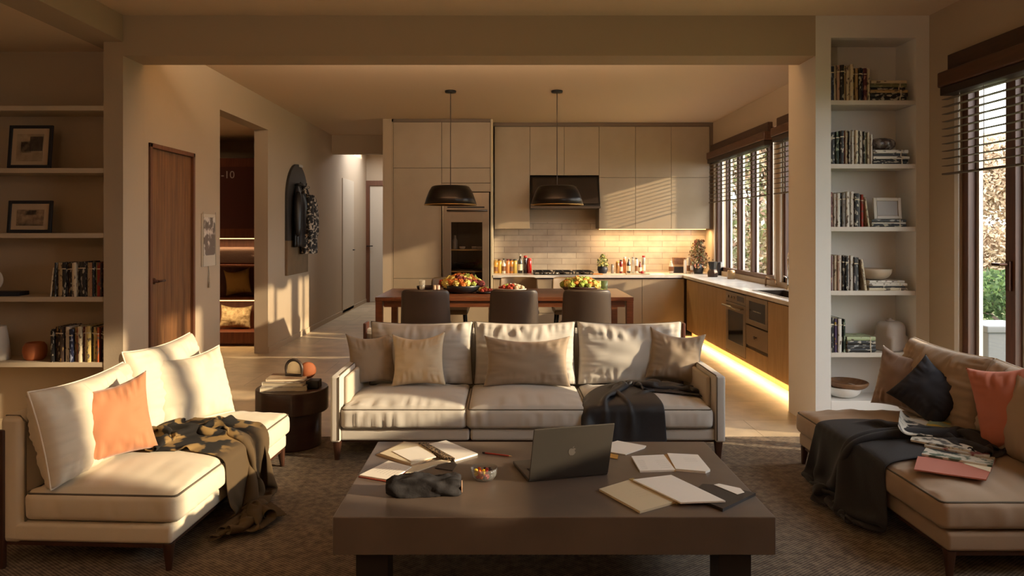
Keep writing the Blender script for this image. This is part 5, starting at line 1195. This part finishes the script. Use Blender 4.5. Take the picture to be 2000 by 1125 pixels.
ap = [(0, -.50), (.10, -.52), (.20, -.50), (.32, -.38), (.41, -.22), (.46, -.10), (.36, -.02), (.31, .08), (.31, .18), (.36, .28), (.43, .34), (.36, .42), (.24, .47), (.12, .45), (0, .41), (-.12, .45), (-.24, .47), (-.38, .40), (-.46, .26), (-.49, .08), (-.46, -.12), (-.38, -.30), (-.27, -.45), (-.16, -.52), (-.07, -.50)]
lfp = [(0, .50), (.02, .62), (.09, .71), (.18, .75), (.17, .64), (.10, .54)]
Ml = Rl @ Matrix.Translation((0, -.0042, .122)) @ Matrix.Rotation(PI/2, 4, 'X')
MB().prism([(x_*.034, y_*.034) for x_, y_ in ap], 0, .0006, M=Ml).prism([(x_*.034, y_*.034) for x_, y_ in lfp], 0, .0006, M=Ml).build('lid_logo', LAPLOGO, ld)
# papers to the right
t = paper_thing('loose_papers', 'small pile of white papers behind the laptop', 'papers')
sheet_part('paper_stack', [(1193, 866), (1206, 862), (1262, 872), (1259, 876), (1222, 889), (1190, 884)], Z, Z+.004, PAPER, t)
sheet_part('yellow_note', [(1192, 886), (1208, 889), (1206, 897), (1190, 894)], Z, Z+.0015, mat('note_yellow', 'B88838', .6), t)
t = paper_thing('notebook', 'open white notebook with handwriting on the right of the coffee table', 'notebook')
a1 = sheet_part('left_pages', [(1233, 894), (1296, 891), (1319, 921), (1250, 923)], Z, Z+.008, PAPER, t)
lines((1241, 897), (1258, 896), (1268, 918), (1254, 919), 9, Z+.0084, INKD, a1, .02)
lines((1276, 897), (1298, 896), (1313, 914), (1290, 916), 5, Z+.0084, INK, a1, .02)
a2 = sheet_part('right_pages', [(1303, 889), (1363, 892), (1387, 921), (1378, 925), (1320, 920)], Z, Z+.010, PAPER, t)
lines((1330, 893), (1362, 895), (1368, 902), (1336, 901), 3, Z+.0104, INK, a2, .02)
sheet_part('spine', [(1296, 891), (1303, 889), (1320, 920), (1318, 922)], Z, Z+.006, mat('spine_tan', 'B08850', .6), t)
t = paper_thing('sketchbook', 'large open cream sketchbook at the front right of the coffee table', 'book')
a1 = sheet_part('left_pages', [(1170, 959), (1229, 941), (1322, 983), (1250, 1003)], Z, Z+.009, mat('sketch_left', 'CFC0A0', .8), t)
lines((1222, 957), (1262, 950), (1290, 964), (1248, 972), 4, Z+.0094, mat('faint_ink', 'AFA088', .8), a1)
a2 = sheet_part('right_pages', [(1236, 939), (1311, 930), (1417, 981), (1330, 984)], Z+.0122, Z+.018, PAPER, t)
sheet_part('spine', [(1229, 941), (1236, 939), (1332, 984), (1322, 985)], Z, Z+.012, mat('spine_ochre', 'B4985C', .6), t)
t = paper_thing('notebook', 'closed dark notebook under the right half of the sketchbook', 'notebook')
sheet_part('cover', [(1345, 972), (1372, 950), (1404, 952), (1476, 968), (1412, 999)], Z, Z+.011, mat('cover_dark', '302C2C', .45), t)
o = flat('index_card', 'white card lying on the closed dark notebook', 'card', [(1394, 947), (1404, 945), (1446, 954), (1454, 962), (1440, 966)], Z+.0115, .0015, PAPER)

# magazines on the right sofa
ZM_ = .374
t = paper_thing('paper_folder', 'pink cardboard folder on the right sofa seat', 'folder')
sheet_part('folder', [(1785, 919), (1797, 878), (1945, 900), (1926, 939)], ZM_, ZM_+.006, mat('folder_pink', 'B06A58', .6), t)
sheet_part('inner_sheet', [(1880, 905), (1938, 905), (1934, 922)], ZM_+.0061, ZM_+.0075, PAPERC, t)
mc = [mat('magazine_a', 'C8C0B0', .5, col2='4A5A48', cscale=22, contrast=(.5, .56)), mat('magazine_b', 'B8B0A4', .5, col2='7A3A34', cscale=18, contrast=(.56, .62)), mat('magazine_c', 'CCC4B4', .5, col2='4A463E', cscale=26, contrast=(.5, .6))]
mags = [([(1800, 893), (1822, 862), (1946, 893), (1938, 916)], 'bottom magazine of the pile on the right sofa'), ([(1805, 880), (1835, 853), (1940, 878), (1932, 904)], 'second magazine up in the pile on the right sofa'), ([(1778, 873), (1790, 845), (1915, 868), (1895, 895)], 'third magazine up in the pile on the right sofa')]
for k, (px_, lb) in enumerate(mags):
    t = paper_thing('magazine', lb, 'magazine', 'magazines on the right sofa')
    sheet_part('pages', px_, ZM_+.007+.010*k, ZM_+.0165+.010*k, mc[k], t, ref=ZM_)
# open curled magazine on top
A, B_, D_ = onz(1742, 868, ZM_), onz(1748, 832, ZM_), onz(1868, 868, ZM_)
t = thing('magazine', 'open magazine with a curled left edge on top of the pile on the right sofa', 'magazine', (0, 0, 0), 0, 'magazines on the right sofa')
mb = MB(); n = 22; ex_ = (D_-A); ey_ = (B_-A)
for th in (0, .006):
    for i in range(n+1):
        u = i/n; z = ZM_+.039+.05*max(0, 1-u*3.2)**2+.006*math.sin(u*5)
        for v in (0, 1):
            p = A+ex_*u+ey_*v; mb.v.append((p.x+.03*max(0, 1-u*3.2)**2, p.y, z+th))
for s_ in (0, 1):
    for i in range(n): a = s_*2*(n+1)+2*i; mb.f.append((a, a+1, a+3, a+2)); mb.m.append(0)
k2 = 2*(n+1)
for i in range(n):
    for v in (0, 1): a = 2*i+v; mb.f.append((a, a+2, a+2+k2, a+k2)); mb.m.append(0)
for i in (0, n): a = 2*i; mb.f.append((a, a+1, a+1+k2, a+k2)); mb.m.append(0)
pg = mb.build('pages', mat('magazine_open', 'CCC4B6', .5, col2='3A3834', cscale=20, contrast=(.54, .60)), t, smooth=False)
P_ = [A+ex_*u+ey_*v for u, v in ((.50, .35), (.92, .30), (.95, .75), (.60, .80))]
MB().prism([(p.x, p.y) for p in P_], ZM_+.0458, ZM_+.053).build('printed_photo', mat('magazine_photo', '8A9A80', .4, col2='C8A028', cscale=14, contrast=(.5, .56)), pg)

# ------------------------------------------------------------ throws: cloth settled by a small position based solver
def settle(ctrl, rest_w, nw, d, stretch, seatb, back_y, steps=150, seed=0, grav=9.8, x_lim=None, fric=.5):
    """ctrl: list of (point, cross vector, half width) in the sofa frame; rest_w full cloth width"""
    rs = np.random.RandomState(seed)
    P = np.array([c[0] for c in ctrl], float); Cv = np.array([c[1] for c in ctrl], float); Cv /= np.linalg.norm(Cv, axis=1)[:, None]; W = np.array([c[2] for c in ctrl], float)
    seg = np.r_[0, np.cumsum(np.linalg.norm(np.diff(P, axis=0), axis=1))]
    if not isinstance(stretch, tuple): stretch = (stretch, stretch, 1)
    fs_ = np.linspace(0, seg[-1], 400); dens = np.where(fs_ < seg[-1]*stretch[2], stretch[0], stretch[1]); cum = np.r_[0, np.cumsum((dens[1:]+dens[:-1])/2*np.diff(fs_))]
    tot = cum[-1]; nl = int(tot/d)+1
    s = np.interp(np.linspace(0, tot, nl), cum, fs_)
    ip = lambda A: np.stack([np.interp(s, seg, A[:, k]) for k in range(3)], 1)
    Pc, Cc = ip(P), ip(Cv); Wc = np.interp(s, seg, W)
    tg = np.gradient(Pc, axis=0); tg /= np.linalg.norm(tg, axis=1)[:, None]+1e-9; Nn = np.cross(Cc, tg); Nn /= np.linalg.norm(Nn, axis=1)[:, None]+1e-9
    Nn *= np.where(Nn[:, 2:3]+.3*(-Nn[:, 1:2]) < 0, -1, 1)
    v = np.linspace(-1, 1, nw); dw = rest_w/(nw-1)
    ph = rs.rand(3)*6
    X = np.zeros((nl, nw, 3))
    for j in range(nw):
        X[:, j] = Pc+Cc*(Wc*v[j])[:, None]
        comp = np.sqrt(np.maximum(0, (rest_w/2/Wc)**2-1)); kf = 2*PI*2.6
        amp = .35*comp/kf*Wc
        amp = np.minimum(amp, .036)
        X[:, j] += Nn*(.012+amp*(1+np.sin(v[j]*kf*.75+ph[0]+1.2*np.sin(s*5+ph[1]))))[:, None]
        X[:, j, 2] += .012*np.abs(np.sin(s*38+v[j]*3+ph[2]))*(s < seg[-1]*stretch[2])[:]*(stretch[0] > 1.05)
    X += rs.normal(size=X.shape)*.001
    dl = tot/(nl-1); V = np.zeros_like(X)
    def pairs(di, dj, L0, st):
        out = []
        for a in range(2):
            i0 = np.arange(0, nl-di) if di else np.arange(nl); j0 = np.arange(0, nw-abs(dj))+(abs(dj) if dj < 0 else 0)
            if di: i0 = i0[(i0//di) % 2 == a]
            else: j0 = j0[(j0//dj) % 2 == a]
            I, J = np.meshgrid(i0, j0, indexing='ij'); out.append((I.ravel(), J.ravel(), I.ravel()+di, J.ravel()+dj, L0, st))
        return out
    dg = math.hypot(dl, dw)
    cons = pairs(1, 0, dl, 1)+pairs(0, 1, dw, 1)+pairs(1, 1, dg, .5)+pairs(1, -1, dg, .5)+pairs(2, 0, 2*dl, .12)+pairs(0, 2, 2*dw, .12)+pairs(0, 4, 4*dw, .03)
    dt = .012; m = .013
    def collide(X, X0):
        x, y, z = X[..., 0], X[..., 1], X[..., 2]; hit = np.zeros(x.shape, bool)
        for (a, b, c, e, zt, cr) in seatb:
            u = (x-(a+b)/2)/((b-a)/2); w = (y-(c+e)/2)/((e-c)/2)
            top = zt+cr*np.maximum(0, 1-u*u)**.55*np.maximum(0, 1-w*w)**.55+m
            ins = (x > a-m) & (x < b+m) & (y > c-m) & (z < top)
            dz = top-z; dy = y-(c-m)
            rnd_ = ins & (dz < dy); fr = ins & ~rnd_
            z[rnd_] = top[rnd_]; y[fr] = c-m; hit |= ins
        if back_y is not None:
            bb = y > back_y+.30*(.62-z)*0; y[bb] = back_y; hit |= bb
        fl = z < .013+m; z[fl] = .013+m; hit |= fl
        if x_lim is not None:
            q = x > x_lim; x[q] = x_lim
        X[..., 0], X[..., 1], X[..., 2] = x, y, z
        X[hit] = X[hit]*(1-fric)+np.where(np.arange(3) < 2, X0[hit], X[hit])*fric
        return X
    for it in range(steps):
        V[..., 2] -= grav*dt; V *= .96; X0 = X.copy(); X = X+V*dt
        for k in range(9):
            for (I, J, I2, J2, L0, st) in cons:
                dd = X[I2, J2]-X[I, J]; ln = np.linalg.norm(dd, axis=1)+1e-9; c = (st*.5*(ln-L0)/ln)[:, None]*dd
                X[I, J] += c; X[I2, J2] -= c
            X = collide(X, X0) if k % 3 == 2 else X
        V = (X-X0)/dt; sp_ = np.linalg.norm(V, axis=2, keepdims=True); V *= np.minimum(1, 1.5/(sp_+1e-9))
    return X
def throw(name, label, X, m, M):
    nl, nw = X.shape[:2]; mb = MB()
    mb.v = [tuple(p) for p in X.reshape(-1, 3).tolist()]
    mb.f = [(i*nw+j, i*nw+j+1, (i+1)*nw+j+1, (i+1)*nw+j) for i in range(nl-1) for j in range(nw-1)]; mb.m = [0]*len(mb.f)
    o = mb.build(name, m, smooth=True, solid=.006, sub=1); o.matrix_world = M; return tag(o, label, 'blanket')
bpy.context.view_layer.update()
def local(s, ctrl):
    Mi = s.matrix_world.inverted(); R3 = Mi.to_3x3(); return [(tuple(Mi @ Vector(p)), tuple(R3 @ Vector(c)), w) for p, c, w in ctrl]
LT = local(ls, [((-1.80, 3.66, .47), (0, 1, 0), .15), ((-1.62, 3.68, .46), (0, 1, .0), .19), ((-1.42, 3.70, .43), (0, 1, 0), .17), ((-1.315, 3.66, .37), (0, 1, 0), .12), ((-1.285, 3.58, .22), (0, 1, 0), .09), ((-1.265, 3.50, .10), (.1, 1, 0), .09), ((-1.23, 3.42, .03), (.5, .8, 0), .11), ((-1.17, 3.36, .03), (.6, .8, 0), .15)])
X = settle(LT, .80, 48, .018, (1.75, 1.06, .5), [(-LSL/2, LSL/2, -.012, LSD, .318, .055)], LSD-.29, seed=4)
throw('throw_blanket', 'brown floral throw crumpled over the cream sofa and trailing onto the rug', X, FLORAL, ls.matrix_world.copy())
ML = local(so, [((.70, 4.375, .11), (1, 0, 0), .17), ((.70, 4.375, .30), (1, 0, 0), .17), ((.70, 4.43, .40), (1, 0, 0), .16), ((.71, 4.62, .44), (1, .05, 0), .14), ((.80, 4.76, .46), (.8, -.6, 0), .12), ((.95, 4.76, .46), (.1, -1, 0), .10), ((1.10, 4.73, .44), (0, -1, 0), .09), ((1.22, 4.70, .42), (0, -1, 0), .06)])
X = settle(ML, .62, 40, .018, 1.22, [(xs[2], xs[3], -.012, .66, .325, .055)], .52, seed=9, x_lim=1.27-so.location.x)
throw('throw_blanket', 'charcoal satin throw hanging over the right seat of the grey sofa', X, THROWD, so.matrix_world.copy())
RT = local(rs, [((2.42, 3.42, .42), (.2, 1, 0), .07), ((2.22, 3.56, .44), (.2, 1, 0), .12), ((2.0, 3.66, .44), (0, 1, 0), .20), ((1.84, 3.70, .42), (0, 1, 0), .26), ((1.765, 3.70, .36), (0, 1, 0), .27), ((1.745, 3.70, .20), (0, 1, 0), .25), ((1.735, 3.70, .06), (0, 1, 0), .22), ((1.66, 3.66, .03), (.2, 1, 0), .20)])
X = settle(RT, .95, 50, .019, 1.18, [(-RSL/2, RSL/2, -.012, RSD, .318, .055)], RSD-.33, seed=15)
throw('throw_blanket', 'dark navy throw spread over the taupe sofa and hanging to the floor', X, THROWN, rs.matrix_world.copy())
